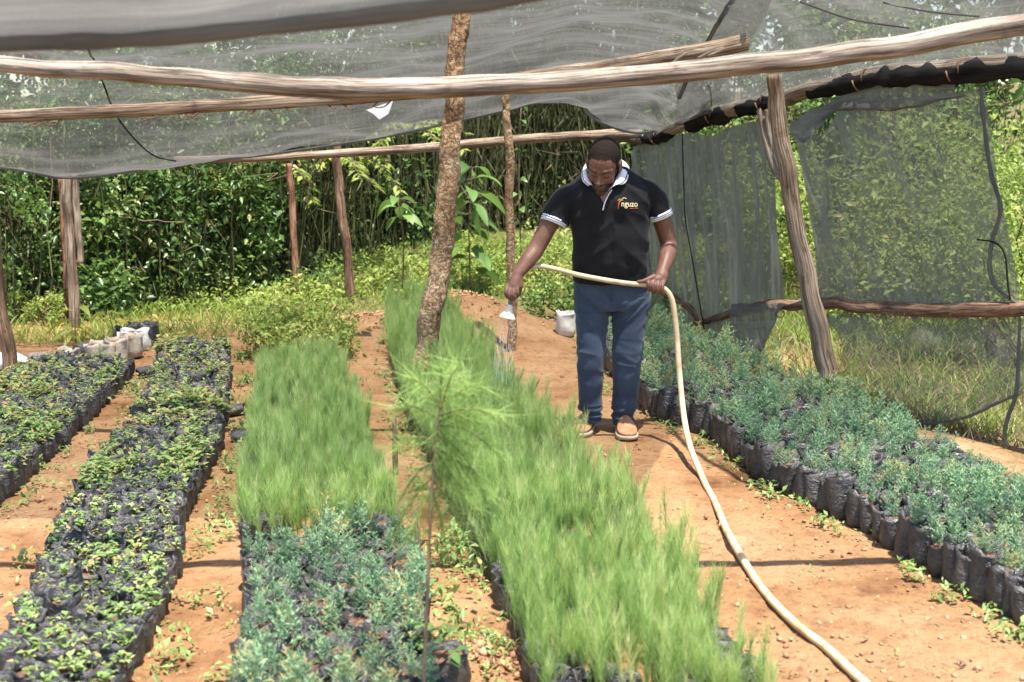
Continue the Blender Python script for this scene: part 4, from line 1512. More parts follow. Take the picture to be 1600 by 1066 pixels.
# low broad weeds over the bank
n = 24000
px = rng.uniform(-80, 1100, n)
Yg = 10.2 + rng.random(n) * 3.6
X = (px - 800) / FPX * Yg
msk = np.array([mnoise.noise(Vector((x * 1.6, y * 1.6, 12))) for x, y in zip(X, Yg)])
keep = ((Yg + .1 * X + .4 * msk) > np.interp(px, [0, 300, 420, 560, 690, 820, 900, 1100], [10.3, 10.9, 10.8, 11.2, 11.7, 11.7, 11.0, 10.4])) & (msk > -.25)
X, Yg, msk = X[keep], Yg[keep], msk[keep]
P = np.stack([X, Yg, gz(X, Yg) + .02 + .30 * rng.random(len(X)) * np.clip(msk + .4, 0, 1)], 1)
D = rdir(len(P), .1)
L = .03 + .05 * rng.random(len(P))
V, F = leaf_quads(P, D, rdir(len(P)) * .5 + [0, 0, .8], L, L * .55)
ml_.add(V, F, np.repeat(np.clip(.55 + .5 * msk + rng.normal(size=len(P)) * .15, 0, 1), 4))
o = ml_.build('undergrowth', g_lime, smooth=False)
tag(o, 'low broad leaved weeds covering the back bank below the hedge', 'weeds', None, 'stuff')

# weeds along the bed edges
mw = MB()


def weed_patch(x, y, n, spread, size, tone=.6):
    P = np.stack([x + rng.normal(size=n) * spread, y + rng.normal(size=n) * spread, np.zeros(n)], 1)
    P[:, 2] = gz(P[:, 0], P[:, 1]) + .01 + rng.random(n) * size * 1.2
    D = rdir(n, .25)
    L = size * (.5 + rng.random(n) * .7)
    V, F = leaf_quads(P, D, rdir(n) * .35 + [0, 0, 1], L, L * .5)
    mw.add(V, F, np.repeat(np.clip(tone + rng.normal(size=n) * .15, 0, .95), 4))


for bed, side, cnt in ((BED5, 0, 90), (BED2, 1, 40), (BED2, 0, 26), (BED1, 1, 30), (BED3, 0, 50), (BED3N, 0, 10), (BED3N, 1, 40), (BED4, 0, 70)):
    ed = bed[side]
    for _ in range(cnt):
        i = random.randrange(len(ed))
        x, y = ed[i][0], ed[i][1]
        off = random.uniform(.02, .14) * (-1 if side == 0 else 1)
        weed_patch(x + off, y, random.randrange(5, 16), random.uniform(.012, .03), random.uniform(.018, .045))
for (a, b_, n_, s_, z_) in [(385, 600, 60, .06, .04), (372, 560, 60, .07, .04), (350, 640, 30, .05, .04), (765, 905, 40, .05, .04), (720, 850, 80, .07, .05), (735, 800, 70, .06, .05), (705, 880, 50, .05, .05), (720, 990, 24, .04, .04),
                          (690, 960, 30, .05, .05), (560, 600, 30, .04, .03), (270, 880, 30, .03, .05), (570, 480, 40, .1, .04), (310, 540, 60, .1, .04), (240, 545, 40, .08, .04), (260, 520, 60, .12, .05)]:
    p = gnd(a, b_)
    weed_patch(p.x, p.y, n_, s_, z_)
for _ in range(120):
    p = gnd(random.uniform(0, 1500), random.uniform(560, 1060))
    weed_patch(p.x, p.y, random.randrange(3, 7), .012, random.uniform(.012, .022))
o = mw.build('weeds', g_seedling, smooth=False)
tag(o, 'scattered small weeds along the bed edges and paths', 'weeds', None, 'stuff')

# soil clods and litter
mc = MB()
V0 = np.array([(1, 0, 0), (-1, 0, 0), (0, 1, 0), (0, -1, 0), (0, 0, 1), (0, 0, -1)], float)
F0 = np.array([(0, 2, 4), (2, 1, 4), (1, 3, 4), (3, 0, 4), (2, 0, 5), (1, 2, 5), (3, 1, 5), (0, 3, 5)])
n = 4200
spots = []
for i in range(n):
    if i < 2900:
        p = gnd(random.uniform(-20, 1620), 540 + 540 * random.random() ** .8)
        s_ = .003 + .012 * random.random() ** 3
    else:
        m_ = random.choice(MOUNDS)
        p = Vector((m_[0] + random.gauss(0, m_[2] * .7), m_[1] + random.gauss(0, m_[2] * .6), 0))
        s_ = random.uniform(.004, .016)
    z = float(gz(p.x, p.y))
    sc_ = np.array([random.uniform(.7, 1.4), random.uniform(.7, 1.4), random.uniform(.5, .9)]) * s_
    V = (V0 + rng.normal(size=V0.shape) * .18) * sc_ @ np.array(Euler((random.random() * 6, random.random() * 6, random.random() * 6)).to_matrix()).T
    mc.add(V + [p.x, p.y, z + s_ * .3], F0, random.random())
o = mc.build('soil_clods', clodm, smooth=False)
tag(o, 'loose red soil crumbs and clods on the paths and heaps', 'soil', None, 'stuff')
md = MB()
P = np.array([tuple(gnd(random.uniform(0, 1600), random.uniform(520, 1060))) for _ in range(420)]); P[:, 2] = gz(P[:, 0], P[:, 1]) + .008
D = rdir(len(P)); D[:, 2] *= .1
V, F = leaf_quads(P, D, np.array([0, 0, 1.0]) + rng.normal(size=P.shape) * .2, .012 + .03 * rng.random(len(P)), .004 + .008 * rng.random(len(P)))
md.add(V, F, np.repeat(rng.random(len(P)), 4))
o = md.build('dry_leaf_litter', g_dry, smooth=False)
tag(o, 'dry leaf bits and straw lying on the bare soil', 'litter', None, 'stuff')

# ------------------------------------------------------------------ the man with the hose
YM = 6.73


def Pm(px, py, dy=0.0):
    return pt(px, py, YM + .10 + dy)


M1 = 1 / 274.0               # metres per photo pixel at the man
skin, nt, b = newmat('brown_skin')
at = nd(nt, 'ShaderNodeAttribute', attribute_name='rnd')      # 1 on beard and brows
tc = nd(nt, 'ShaderNodeTexCoord')
n1 = noise_n(nt, 18, 4, .6, tc.outputs['Object'])
n2 = noise_n(nt, 160, 3, .6, tc.outputs['Object'])
r = ramp(nt, [(.3, (.115, .050, .030)), (.7, (.175, .082, .052))], n1.outputs[0])
mg = nd(nt, 'ShaderNodeMix', data_type='RGBA')
nt.links.new(at.outputs['Fac'], mg.inputs[0]); nt.links.new(r.outputs[0], mg.inputs[6]); mg.inputs[7].default_value = (.016, .011, .009, 1)
nt.links.new(mg.outputs[2], b.inputs['Base Color'])
b.inputs['Roughness'].default_value = .52
b.inputs['Specular IOR Level'].default_value = .4
b.inputs['Subsurface Weight'].default_value = .08
b.inputs['Subsurface Radius'].default_value = (.012, .005, .003)
bump_n(nt, n2.outputs[0], .25, .003, b)

hairm, nt, b = newmat('cropped_black_hair')
tc = nd(nt, 'ShaderNodeTexCoord')
n1 = noise_n(nt, 420, 2, .6, tc.outputs['Object'])
r = ramp(nt, [(.30, (.010, .007, .006)), (.75, (.030, .020, .015))], n1.outputs[0])
nt.links.new(r.outputs[0], b.inputs['Base Color']); b.inputs['Roughness'].default_value = .9; b.inputs['Specular IOR Level'].default_value = .1
bump_n(nt, n1.outputs[0], .5, .0015, b)


def cloth(name, c1, c2, scale, rough, weave, sheen=0.2):
    m, nt, b = newmat(name)
    tc = nd(nt, 'ShaderNodeTexCoord')
    n1 = noise_n(nt, scale, 4, .55, tc.outputs['Object'])
    n2 = noise_n(nt, weave, 2, .5, tc.outputs['Object'])
    r = ramp(nt, [(.35, c1), (.68, c2)], n1.outputs[0])
    nt.links.new(r.outputs[0], b.inputs['Base Color'])
    b.inputs['Roughness'].default_value = rough
    b.inputs['Specular IOR Level'].default_value = .2
    b.inputs['Sheen Weight'].default_value = sheen
    bump_n(nt, n2.outputs[0], .4, .002, b)
    return m


shirtm = cloth('black_pique_cotton', (.0052, .0052, .0060), (.0100, .0100, .0115), 5, .85, 420, .05)
whitem = cloth('white_knit_trim', (.62, .62, .64), (.74, .74, .76), 12, .8, 500)
navym = cloth('navy_stripe', (.02, .03, .09), (.03, .04, .11), 12, .8, 500)
jeanm = cloth('blue_denim', (.022, .033, .056), (.042, .060, .092), 7, .85, 600, .15)
leatherm = cloth('tan_leather', (.31, .135, .065), (.44, .22, .12), 14, .5, 200, 0)
solem = cloth('pale_rubber_sole', (.36, .27, .19), (.48, .38, .29), 14, .7, 200, 0)
lacem = cloth('brown_lace', (.12, .05, .025), (.18, .08, .04), 30, .8, 400, 0)

# head frame
HC = Pm(943, 258, -.20)
HROT = (Matrix.Rotation(R(-14), 4, 'Z') @ Matrix.Rotation(R(6), 4, 'Y') @ Matrix.Rotation(R(33), 4, 'X'))
HS = 1.10


def hl(x, y, z):
    return HC + HROT.to_3x3() @ Vector((x, y, z)) * HS


def hell(c, r_):
    return ellipsoid(hl(*c), tuple(q * HS for q in r_), HROT)


def tl(pts, rads, **k):
    return limb(pts, rads, **k)


head = [hell((0, .018, .045), (.078, .100, .086)), hell((0, -.022, .030), (.070, .074, .078)), hell((0, -.030, -.020), (.064, .068, .092)),
        hell((0, -.040, -.088), (.050, .054, .042)), hell((0, -.080, -.108), (.026, .022, .022)),
        hell((.040, -.058, -.030), (.026, .030, .030)), hell((-.040, -.058, -.030), (.026, .030, .030)),
        hell((.080, .018, -.008), (.011, .027, .036)), hell((-.080, .018, -.008), (.011, .027, .036)),
        hell((.015, -.102, -.036), (.011, .011, .009)), hell((-.015, -.102, -.036), (.011, .011, .009)),
        hell((.031, -.083, .000), (.015, .010, .010)), hell((-.031, -.083, .000), (.015, .010, .010))]
head += limb([hl(0, -.090, .014), hl(0, -.103, -.010), hl(0, -.118, -.032)], [.010, .011, .014])
head += limb([hl(-.050, -.066, .022), hl(-.025, -.088, .024), hl(0, -.092, .018), hl(.025, -.088, .024), hl(.050, -.066, .022)], [.012, .013, .011, .013, .012])
head += limb([hl(-.026, -.086, -.066), hl(0, -.102, -.063), hl(.026, -.086, -.066)], [.006, .009, .006])
head += limb([hl(-.022, -.086, -.078), hl(0, -.099, -.079), hl(.022, -.086, -.078)], [.006, .010, .006])
neck = limb([hl(0, .035, -.06), Pm(950, 276, -.10), Pm(953, 292, -.05)], [.066, .066, .075])

# trunk and legs of the body (mostly under the clothes)
def sec(py, xl, xr, ry, dy, shrink=0.0):
    c = Pm((xl + xr) / 2, py, dy)
    return (c, (xr - xl) / 2 * M1 - shrink, ry - shrink)


TORSO = [(452, 897, 1016, .138, .0), (440, 896, 1016, .146, -.01), (420, 896, 1015, .155, -.025), (395, 897, 1013, .163, -.045), (365, 895, 1011, .158, -.06), (335, 891, 1012, .148, -.075),
         (312, 886, 1017, .138, -.085), (297, 888, 1013, .122, -.09), (284, 901, 1001, .100, -.09), (271, 918, 986, .080, -.08), (262, 928, 978, .066, -.075)]
body = list(head) + neck + [loft([sec(*t, shrink=.018) for t in TORSO])]
# image-left arm (his right)
shR, elR, wrR = Pm(884, 308, -.08), Pm(839, 387, -.13), Pm(809, 429, -.24)
armR = limb([shR, Pm(866, 335, -.09), elR, Pm(824, 408, -.19), wrR], [.052, .054, .047, .046, .031])
shL, elL, wrL = Pm(1011, 303, -.07), Pm(1044, 380, -.02), Pm(1035, 424, -.20)
armL = limb([shL, Pm(1029, 330, -.05), elL, Pm(1042, 402, -.12), wrL], [.052, .056, .048, .046, .033])
body += armR + armL
for side in (0, 1):
    hip, knee, ank = ((Pm(926, 470, 0), Pm(924, 560, -.02), Pm(921, 655, .04)), (Pm(983, 470, 0), Pm(981, 560, -.02), Pm(976, 655, .04)))[side]
    body += limb([hip, (hip + knee) / 2, knee, (knee + ank) / 2, ank, Pm(ank.x and (908, 985)[side], (676, 680)[side], -.05)], [.075, .07, .052, .05, .038, .03])

# hand on the rose: wrist above, fingers hanging down round the handle
hb0, hb1 = Pm(800, 447, -.25), Pm(795, 474, -.255)         # handle axis
hand = limb([wrR, Pm(806, 438, -.25), Pm(803, 447, -.262)], [.030, .035, .034])
hand += limb([Pm(811, 436, -.25), Pm(812, 447, -.258)], [.022, .022])
fing = [[(793, 446, -.270), (790, 456, -.292), (792, 464, -.286), (797, 466, -.272)],
        [(797, 449, -.282), (795, 459, -.305), (797, 467, -.298), (800, 469, -.280)],
        [(803, 450, -.286), (802, 460, -.306), (803, 467, -.298), (803, 469, -.280)],
        [(808, 448, -.282), (809, 457, -.296), (808, 463, -.290), (805, 465, -.274)]]
for f in fing:
    hand += limb([Pm(*q) for q in f], [.0105, .0098, .0090, .0080], k=10)
hand += limb([Pm(812, 442, -.236), Pm(813, 452, -.226), Pm(810, 461, -.228), Pm(805, 466, -.232)], [.014, .012, .0105, .009], k=10)
# fist closed on the hose in front of the hip
fist = limb([wrL, Pm(1033, 432, -.222), Pm(1028, 440, -.232)], [.032, .038, .036])
fist += limb([Pm(1019, 437, -.25), Pm(1027, 437, -.25), Pm(1036, 438, -.24)], [.022, .024, .022])
for i, (x0, y0) in enumerate([(1013, 437), (1020, 438.5), (1027.5, 440), (1035, 441)]):
    dz = i * 1.0
    fist += limb([Pm(x0 + 2, y0, -.262), Pm(x0, y0 + 6, -.286), Pm(x0 + .5, y0 + 13 + dz, -.282), Pm(x0 + 2, y0 + 17 + dz * .5, -.255), Pm(x0 + 3, y0 + 15, -.235)], [.0115, .0110, .0105, .0095, .0085], k=10)
fist += limb([Pm(1022, 432, -.255), Pm(1013, 436, -.272), Pm(1004, 439.5, -.276), Pm(997, 440, -.272)], [.015, .013, .011, .0085], k=10)
body += hand + fist
Vb, Fb, Nb = fuse(body, .0042, 3, .5)
# beard, brows
HI = HROT.to_3x3().inverted()
Lc = (np.array(HI) @ (Vb - np.array(HC)).T).T / HS
beard = ((Lc[:, 2] < -.052) & (Lc[:, 1] < .0) & (Lc[:, 2] > -.15) & (np.abs(Lc[:, 0]) < .09)).astype(float)
lips = (np.abs(Lc[:, 0]) < .026) & (Lc[:, 2] < -.060) & (Lc[:, 2] > -.086) & (Lc[:, 1] < -.085)
beard[lips] = .25
tash = (np.abs(Lc[:, 0]) < .030) & (Lc[:, 2] < -.046) & (Lc[:, 2] > -.058) & (Lc[:, 1] < -.07)
beard[tash] = .75
brow = (np.abs(np.abs(Lc[:, 0]) - .030) < .020) & (np.abs(Lc[:, 2] - .026) < .006) & (Lc[:, 1] < -.06)
beard[brow] = .8
lash = (np.abs(np.abs(Lc[:, 0]) - .031) < .014) & (np.abs(Lc[:, 2] + .008) < .0035) & (Lc[:, 1] < -.07)
beard[lash] = .85
inhead = np.linalg.norm(Lc, axis=1) < .17
beard[~inhead] = 0
beard *= np.array([.85 + .3 * mnoise.noise(Vector(q) * 90) for q in Lc])
beard = np.clip(beard, 0, .92)
mroot = gnd(945, 680)
person = empty('person', mroot)
tag(person, 'man in black polo shirt and jeans bending his head, watering seedlings with a hose', 'person')
body_o = MB().add(Vb, Fb, beard).build('body', skin, person)
# cropped hair: a thin shell lifted off the scalp
hm = inhead & (Lc[:, 2] > (.070 - 1.15 * (Lc[:, 1] + .070) + .016 * np.exp(-((np.abs(Lc[:, 0]) - .045) / .016) ** 2) + .003 * rng.normal(size=len(Lc)))) & (Lc[:, 2] > -.055) & ~((np.abs(Lc[:, 0]) > .072) & (Lc[:, 2] < .03) & (Lc[:, 1] < .05))
fr = hm[Fb[0]].all(1)
used = np.unique(Fb[0][fr])
remap = -np.ones(len(Vb), int); remap[used] = np.arange(len(used))
Vh = Vb[used] + Nb[used] * (.0022 + .0004 * rng.normal(size=(len(used), 1)))
MB().add(Vh, remap[Fb[0][fr]]).build('hair', hairm, body_o)


def wrinkle(V, N, fn):
    return V + N * np.array([fn(Vector(v)) for v in V])[:, None]


# polo shirt
sh = [loft([sec(*t) for t in TORSO[1:]], 32)]
sh += limb([Pm(899, 303, -.085), Pm(884, 311, -.088), Pm(872, 331, -.09), Pm(866, 344, -.10)], [.066, .074, .074, .069])[:2]
sh += limb([Pm(1000, 298, -.08), Pm(1013, 305, -.075), Pm(1024, 322, -.06), Pm(1030, 334, -.055)], [.066, .074, .074, .069])[:2]
sh += limb([Pm(910, 294, -.085), Pm(936, 280, -.075), Pm(966, 276, -.07), Pm(992, 290, -.075)], [.060, .068, .068, .060])
Vs, Fs, Ns = fuse(sh, .0065, 5, .5)


def shirt_fold(v):
    a = mnoise.noise(Vector((v.x * 8 + v.z * 5, v.y * 5, v.z * 6 - v.x * 5)))
    c = mnoise.noise(Vector((v.x * 20, v.y * 10, v.z * 8 + 4)))
    xx = v.x - Pm(953, 380).x
    r1_ = (1 - abs(mnoise.noise(Vector((xx * 6 + v.z * 7 * (1 if xx > 0 else -1), v.y * 3, v.z * 4)))) * 3)
    r2_ = (1 - abs(mnoise.noise(Vector((v.x * 9, v.y * 4, v.z * 12 + 7)))) * 3)
    low = math.exp(-((v.z - Pm(953, 425).z) / .10) ** 2)
    return .010 * a + .006 * c + .007 * max(r1_, -.3) + .006 * low * max(r2_, -.3)


Vs = wrinkle(Vs, Ns, shirt_fold)
shirt = MB().add(Vs, Fs).build('polo_shirt', shirtm, person)
shirt_bvh = BVHTree.FromPolygons([tuple(v) for v in Vs], [tuple(f) for f in Fs[0].tolist()])


def on_shirt(px, py, off=.003):
    d = ray(px, py).normalized()
    h_ = shirt_bvh.ray_cast(Vector((0, 0, H)), d)
    return (h_[0] - d * off) if h_[0] else Pm(px, py, -.2)


def band(c, axis, r_, w, name, mat, parent, k=22, th=.004, ell=(1, 1)):
    ax = unit(np.array(axis))
    u = unit(np.cross(ax, [0, 1, 0])); v = np.cross(ax, u)
    V = []
    for (a, q) in ((-w / 2, r_), (0, r_ + .002), (w / 2, r_), (w / 2, r_ - th), (-w / 2, r_ - th)):
        for j in range(k):
            t = 2 * math.pi * j / k
            V.append(np.array(c) + ax * a + (u * math.cos(t) * ell[0] + v * math.sin(t) * ell[1]) * q * (1 + .02 * math.sin(3 * t)))
    F = []
    for i in range(5):
        for j in range(k):
            j2 = (j + 1) % k
            i2 = (i + 1) % 5
            F.append((i * k + j, i * k + j2, i2 * k + j2, i2 * k + j))
    return MB().add(V, np.array(F)).build(name, mat, parent)


axR = Pm(862, 352, -.105) - Pm(871, 330, -.09)
axL = Pm(1033, 342, -.05) - Pm(1025, 320, -.06)
cR, cL = Pm(866, 344, -.10), Pm(1030, 334, -.055)
for c, ax in ((cR, axR), (cL, axL)):
    axn = ax.normalized()
    cf = band(c + axn * .006, axn, .0725, .032, 'sleeve_cuff', whitem, shirt)
    band(c + axn * .000, axn, .0752, .004, 'cuff_stripe', navym, cf)
    band(c + axn * .011, axn, .0752, .002, 'cuff_stripe', navym, cf)


def strip(inner, outer, name, mat, parent, n=24, m=4, bulge=.006, th=.003):
    A, B = catmull(inner, n), catmull(outer, n)
    V = []
    for i in range(n):
        for j in range(m + 1):
            f = j / m
            V.append(A[i] * (1 - f) + B[i] * f + np.array([0, -bulge * math.sin(f * math.pi), bulge * math.sin(f * math.pi)]))
    idx = np.arange(n * (m + 1)).reshape(n, m + 1)
    F = np.stack([idx[:-1, :-1], idx[:-1, 1:], idx[1:, 1:], idx[1:, :-1]], -1).reshape(-1, 4)
    o = MB().add(V, F).build(name, mat, parent)
    so = o.modifiers.new('thick', 'SOLIDIFY'); so.thickness = th; so.offset = 0
    return o


c_in = [Pm(951, 298, -.235), Pm(962, 280, -.200), Pm(970, 262, -.135), Pm(968, 250, -.06), Pm(950, 244, .0), Pm(928, 249, -.03), Pm(917, 262, -.12), Pm(919, 276, -.19), Pm(926, 290, -.235)]
c_out = [Pm(963, 289, -.238), Pm(976, 287, -.215), Pm(982, 274, -.150), Pm(980, 257, -.065), Pm(951, 252, .03), Pm(918, 256, -.02), Pm(910, 266, -.115), Pm(910, 282, -.195), Pm(919, 291, -.238)]
collar = strip(c_in, c_out, 'collar', whitem, shirt, 60)
strip([a * .22 + b_ * .78 + Vector((0, -.006, .004)) for a, b_ in zip(c_in, c_out)], [a * .13 + b_ * .87 + Vector((0, -.005, .003)) for a, b_ in zip(c_in, c_out)], 'collar_stripe', navym, collar, 60, 1, .0)
# open neck: skin-coloured wedge and white placket edge
plk = [on_shirt(956, 297, .006), on_shirt(950, 306, .005), on_shirt(945, 317, .005), on_shirt(942, 329, .005)]
V, Fc, pc = tube(catmull(plk, 16), .0035, 6)
MB().add(V, Fc).build('placket', whitem, shirt)
for (a, b_) in ((944, 334), (943, 346)):
    V, F = ellipsoid(on_shirt(a, b_, .002), (.005, .003, .005), None, 10, 6)
    MB().add(V, F).build('shirt_button', shirtm, shirt)
wedge = [on_shirt(928, 291, .005), on_shirt(954, 297, .005), on_shirt(948, 307, .005), on_shirt(943, 318, .004), on_shirt(936, 303, .004)]
MB().add([tuple(p) for p in wedge], [np.array([[0, 1, 2], [0, 2, 4], [4, 2, 3]])], 0).build('open_neck', skin, body_o)

# chest emblem with its wording
cream, nt_, b_c = newmat('cream_print'); b_c.inputs['Base Color'].default_value = (.62, .52, .30, 1); b_c.inputs['Roughness'].default_value = .8
orange, nt_, b_o = newmat('orange_print'); b_o.inputs['Base Color'].default_value = (.50, .11, .02, 1); b_o.inputs['Roughness'].default_value = .8
greenp, nt_, b_g = newmat('green_print'); b_g.inputs['Base Color'].default_value = (.30, .30, .10, 1); b_g.inputs['Roughness'].default_value = .8


def print_text(txt, px, py, hpx, mat, name, parent, slant=.02, maxw=None):
    cu = bpy.data.curves.new('txt', 'FONT')
    cu.body = txt
    cu.size = 1.0
    cu.offset = .012
    to = bpy.data.objects.new('txt', cu)
    col.objects.link(to)
    me = bpy.data.meshes.new_from_object(to.evaluated_get(bpy.context.evaluated_depsgraph_get()))
    bpy.data.objects.remove(to)
    co = np.array([v.co[:] for v in me.vertices])
    w = co[:, 0].max()
    s_ = hpx if maxw is None else maxw / w
    for v in me.vertices:
        p = on_shirt(px + v.co.x * s_, py - v.co.y * hpx + v.co.x * s_ * slant, .004)
        v.co = p - parent_loc(parent)
    me.materials.clear(); me.materials.append(mat)
    o = bpy.data.objects.new(name, me)
    o.parent = parent
    col.objects.link(o)
    return o


logo = print_text('nguzo', 970.5, 322.5, 12.5, cream, 'chest_lettering', shirt, .02, 26)
for pts_, w, m in (([(966, 327), (966.5, 320), (968.5, 315), (973, 312.5)], .0035, orange), ([(965, 314), (969, 311.5), (974, 313)], .0022, greenp), ([(972, 310.5), (976, 309.5), (979, 311)], .0022, cream),
                   ([(984, 326), (988, 325.6), (990, 325.8)], .0018, orange), ([(991.5, 325.6), (994, 325.4), (997, 325.8)], .0018, orange)):
    V, Fc, pc = tube(catmull([on_shirt(a, b_, .003) for a, b_ in pts_], 12), np.array([w * .6] + [w] * 10 + [w * .4]), 6)
    MB().add(V, Fc).build('chest_emblem', m, shirt)

# jeans
JL = [(456, 896, 1017, .140, .0), (470, 897, 1017, .140, .0), (482, 898, 1016, .128, .0)]
je = [loft([sec(434, 899, 1013, .135, -.012)] + [sec(*t) for t in JL], 32)]


def leg(secs):
    return loft([(Pm((a + c) / 2, py, dy), (c - a) / 2 * M1, ry) for (py, a, c, ry, dy) in secs], 24, 2.1)


je.append(leg([(462, 897, 958, .125, .0), (480, 898, 956, .118, .0), (500, 899, 951, .108, -.005), (530, 901, 947, .098, -.01), (558, 902, 945, .090, -.02), (585, 903, 943, .086, -.01), (612, 903.5, 941, .082, .015), (640, 903, 940, .080, .035), (652, 904, 939, .080, .035), (659, 905, 938, .079, .034)]))
je.append(leg([(462, 955, 1017, .125, .0), (480, 955, 1015, .118, .0), (500, 956, 1011, .108, -.005), (530, 957, 1006, .098, -.01), (558, 957, 1003, .092, -.02), (585, 957.5, 1001, .086, -.01), (612, 957, 998, .084, .015), (640, 955.5, 995, .082, .035), (654, 956, 993, .080, .035), (661, 957, 992, .079, .034)]))
Vj, Fj, Nj = fuse(je, .0060, 4, .5)
zk, zh = Pm(925, 560).z, Pm(925, 650).z
zc = Pm(950, 482).z


def jean_fold(v):
    def ridge(q, sharp=1.6):
        return (1 - abs(mnoise.noise(q)) * 2) * sharp - .8
    f = .006 * mnoise.noise(Vector((v.x * 7, v.y * 6, v.z * 9)))
    hem = math.exp(-((v.z - zh) / .075) ** 2)
    f += .013 * hem * ridge(Vector((v.x * 5, v.y * 5, v.z * 22)))
    kn = math.exp(-((v.z - zk) / .13) ** 2)
    f += .006 * kn * ridge(Vector((v.x * 7 + v.z * 9, v.y * 5, v.z * 13)))
    cr = math.exp(-((v.z - zc + .01) / .12) ** 2)
    xr_ = v.x - Pm(953, 482).x
    f += .006 * cr * ridge(Vector((xr_ * 3, v.y * 3, v.z * 17 - abs(xr_) * 14)))
    return f


Vj = wrinkle(Vj, Nj, jean_fold)
jeans = MB().add(Vj, Fj).build('jeans', jeanm, person)
jb = BVHTree.FromPolygons([tuple(v) for v in Vj], [tuple(f) for f in Fj[0].tolist()])


def on_j(px, py, off=.002):
    d = ray(px, py).normalized()
    h_ = jb.ray_cast(Vector((0, 0, H)), d)
    return (h_[0] - d * off) if h_[0] else Pm(px, py, -.15)


for line in ([(956, 446), (956, 460), (955, 474), (953, 482)], [(902, 452), (908, 460), (918, 464)], [(1012, 452), (1004, 460), (994, 464)]):
    V, Fc, pc = tube(catmull([on_j(a, b_) for a, b_ in line], 14), .0022, 5)
    MB().add(V, Fc).build('seam', jeanm, jeans)

# shoes
def shoe(heel, toe, label=None):
    h0 = gnd(*heel); t0 = gnd(*toe)
    d = (t0 - h0); d.z = 0
    ln = .315
    d = d.normalized()
    s_ = Vector((d.y, -d.x, 0))
    c = (h0 + t0) / 2
    o = c - d * ln / 2
    zg = float(gz(o.x, o.y)) + .004
    prof = [(0.0, .026, .050), (.03, .034, .075), (.09, .037, .098), (.14, .040, .102), (.18, .046, .082), (.22, .050, .060), (.26, .046, .050), (.285, .032, .042), (.296, .014, .034)]
    root = empty('shoe', o + Vector((0, 0, zg)) - mroot if False else Vector((0, 0, 0)))
    root.parent = person
    k = 18
    V, Fq = [], []
    for (a, w, h) in prof:
        w *= 1.18
        h *= 1.06
        for j in range(k):
            t = 2 * math.pi * j / k
            x = math.cos(t) * w
            z = .018 + (h - .018) * .5 + math.sin(t) * (h - .018) * .5
            if h > .09 and z > .07:
                x *= .8
            p = o + d * a + s_ * x
            V.append((p.x, p.y, zg + z))
    pc = loftish(V, len(prof), k)
    Vv, Ff, _ = fuse([pc], .004, 3)
    root_o = MB().add(Vv, Ff).build('upper', leatherm, root)
    V = []
    for lev in (0, .022):
        for j in range(28):
            t = 2 * math.pi * j / 28
            a = .148 + .153 * math.cos(t)
            w = np.interp(a, [q[0] for q in prof], [q[1] * 1.18 for q in prof]) + .006
            wd = w * (1 if abs(math.sin(t)) > .35 else abs(math.sin(t)) / .35)
            p = o + d * a + s_ * math.copysign(wd, math.sin(t))
            V.append((p.x, p.y, zg + lev))
    idx = [(j, (j + 1) % 28, 28 + (j + 1) % 28, 28 + j) for j in range(28)]
    V += [tuple(o + d * .148 + Vector((0, 0, zg))), tuple(o + d * .148 + Vector((0, 0, zg + .022)))]
    T = [(56, (j + 1) % 28, j) for j in range(28)] + [(57, 28 + j, 28 + (j + 1) % 28) for j in range(28)]
    MB().add(V, [np.array(idx), np.array(T)]).build('sole', solem, root)
    for i, a in enumerate((.135, .155, .175)):
        zt = np.interp(a, [.14, .18], [.103, .084]) + zg
        P = [o + d * (a + .004) + s_ * q + Vector((0, 0, zt - abs(q) * .55)) for q in (-.022, -.01, 0, .01, .022)]
        V, Fc, _ = tube(P, .0028, 5)
        MB().add(V, Fc).build('lace', lacem, root)
    return root


def loftish(V, n, k):
    V = list(V)
    F = []
    for i in range(n - 1):
        for j in range(k):
            j2 = (j + 1) % k
            F.append((i * k + j, i * k + j2, (i + 1) * k + j2, (i + 1) * k + j))
    V.append(tuple(np.mean(V[:k], axis=0))); V.append(tuple(np.mean(V[(n - 1) * k:n * k], axis=0)))
    T = []
    for j in range(k):
        j2 = (j + 1) % k
        T.append((n * k, j2, j)); T.append((n * k + 1, (n - 1) * k + j, (n - 1) * k + j2))
    return np.array(V), [np.array(F), np.array(T)]


shoe((923, 664), (902, 686))
shoe((971, 667), (984, 692))

# ------------------------------------------------------------------ hose with its rose
hosem, nt, b = newmat('cream_hose_plastic')
at = nd(nt, 'ShaderNodeAttribute', attribute_name='pc')
n1 = noise_n(nt, 9, 3, .6, at.outputs['Vector'])
r = ramp(nt, [(.30, (.34, .21, .11)), (.50, (.52, .40, .24)), (.75, (.60, .49, .32))], n1.outputs[0])
nt.links.new(r.outputs[0], b.inputs['Base Color']); b.inputs['Roughness'].default_value = .38
b.inputs['Subsurface Weight'].default_value = .15
b.inputs['Subsurface Radius'].default_value = (.02, .015, .01)


def gh(px, py):
    p = gnd(px, py)
    return p + Vector((0, 0, .019))


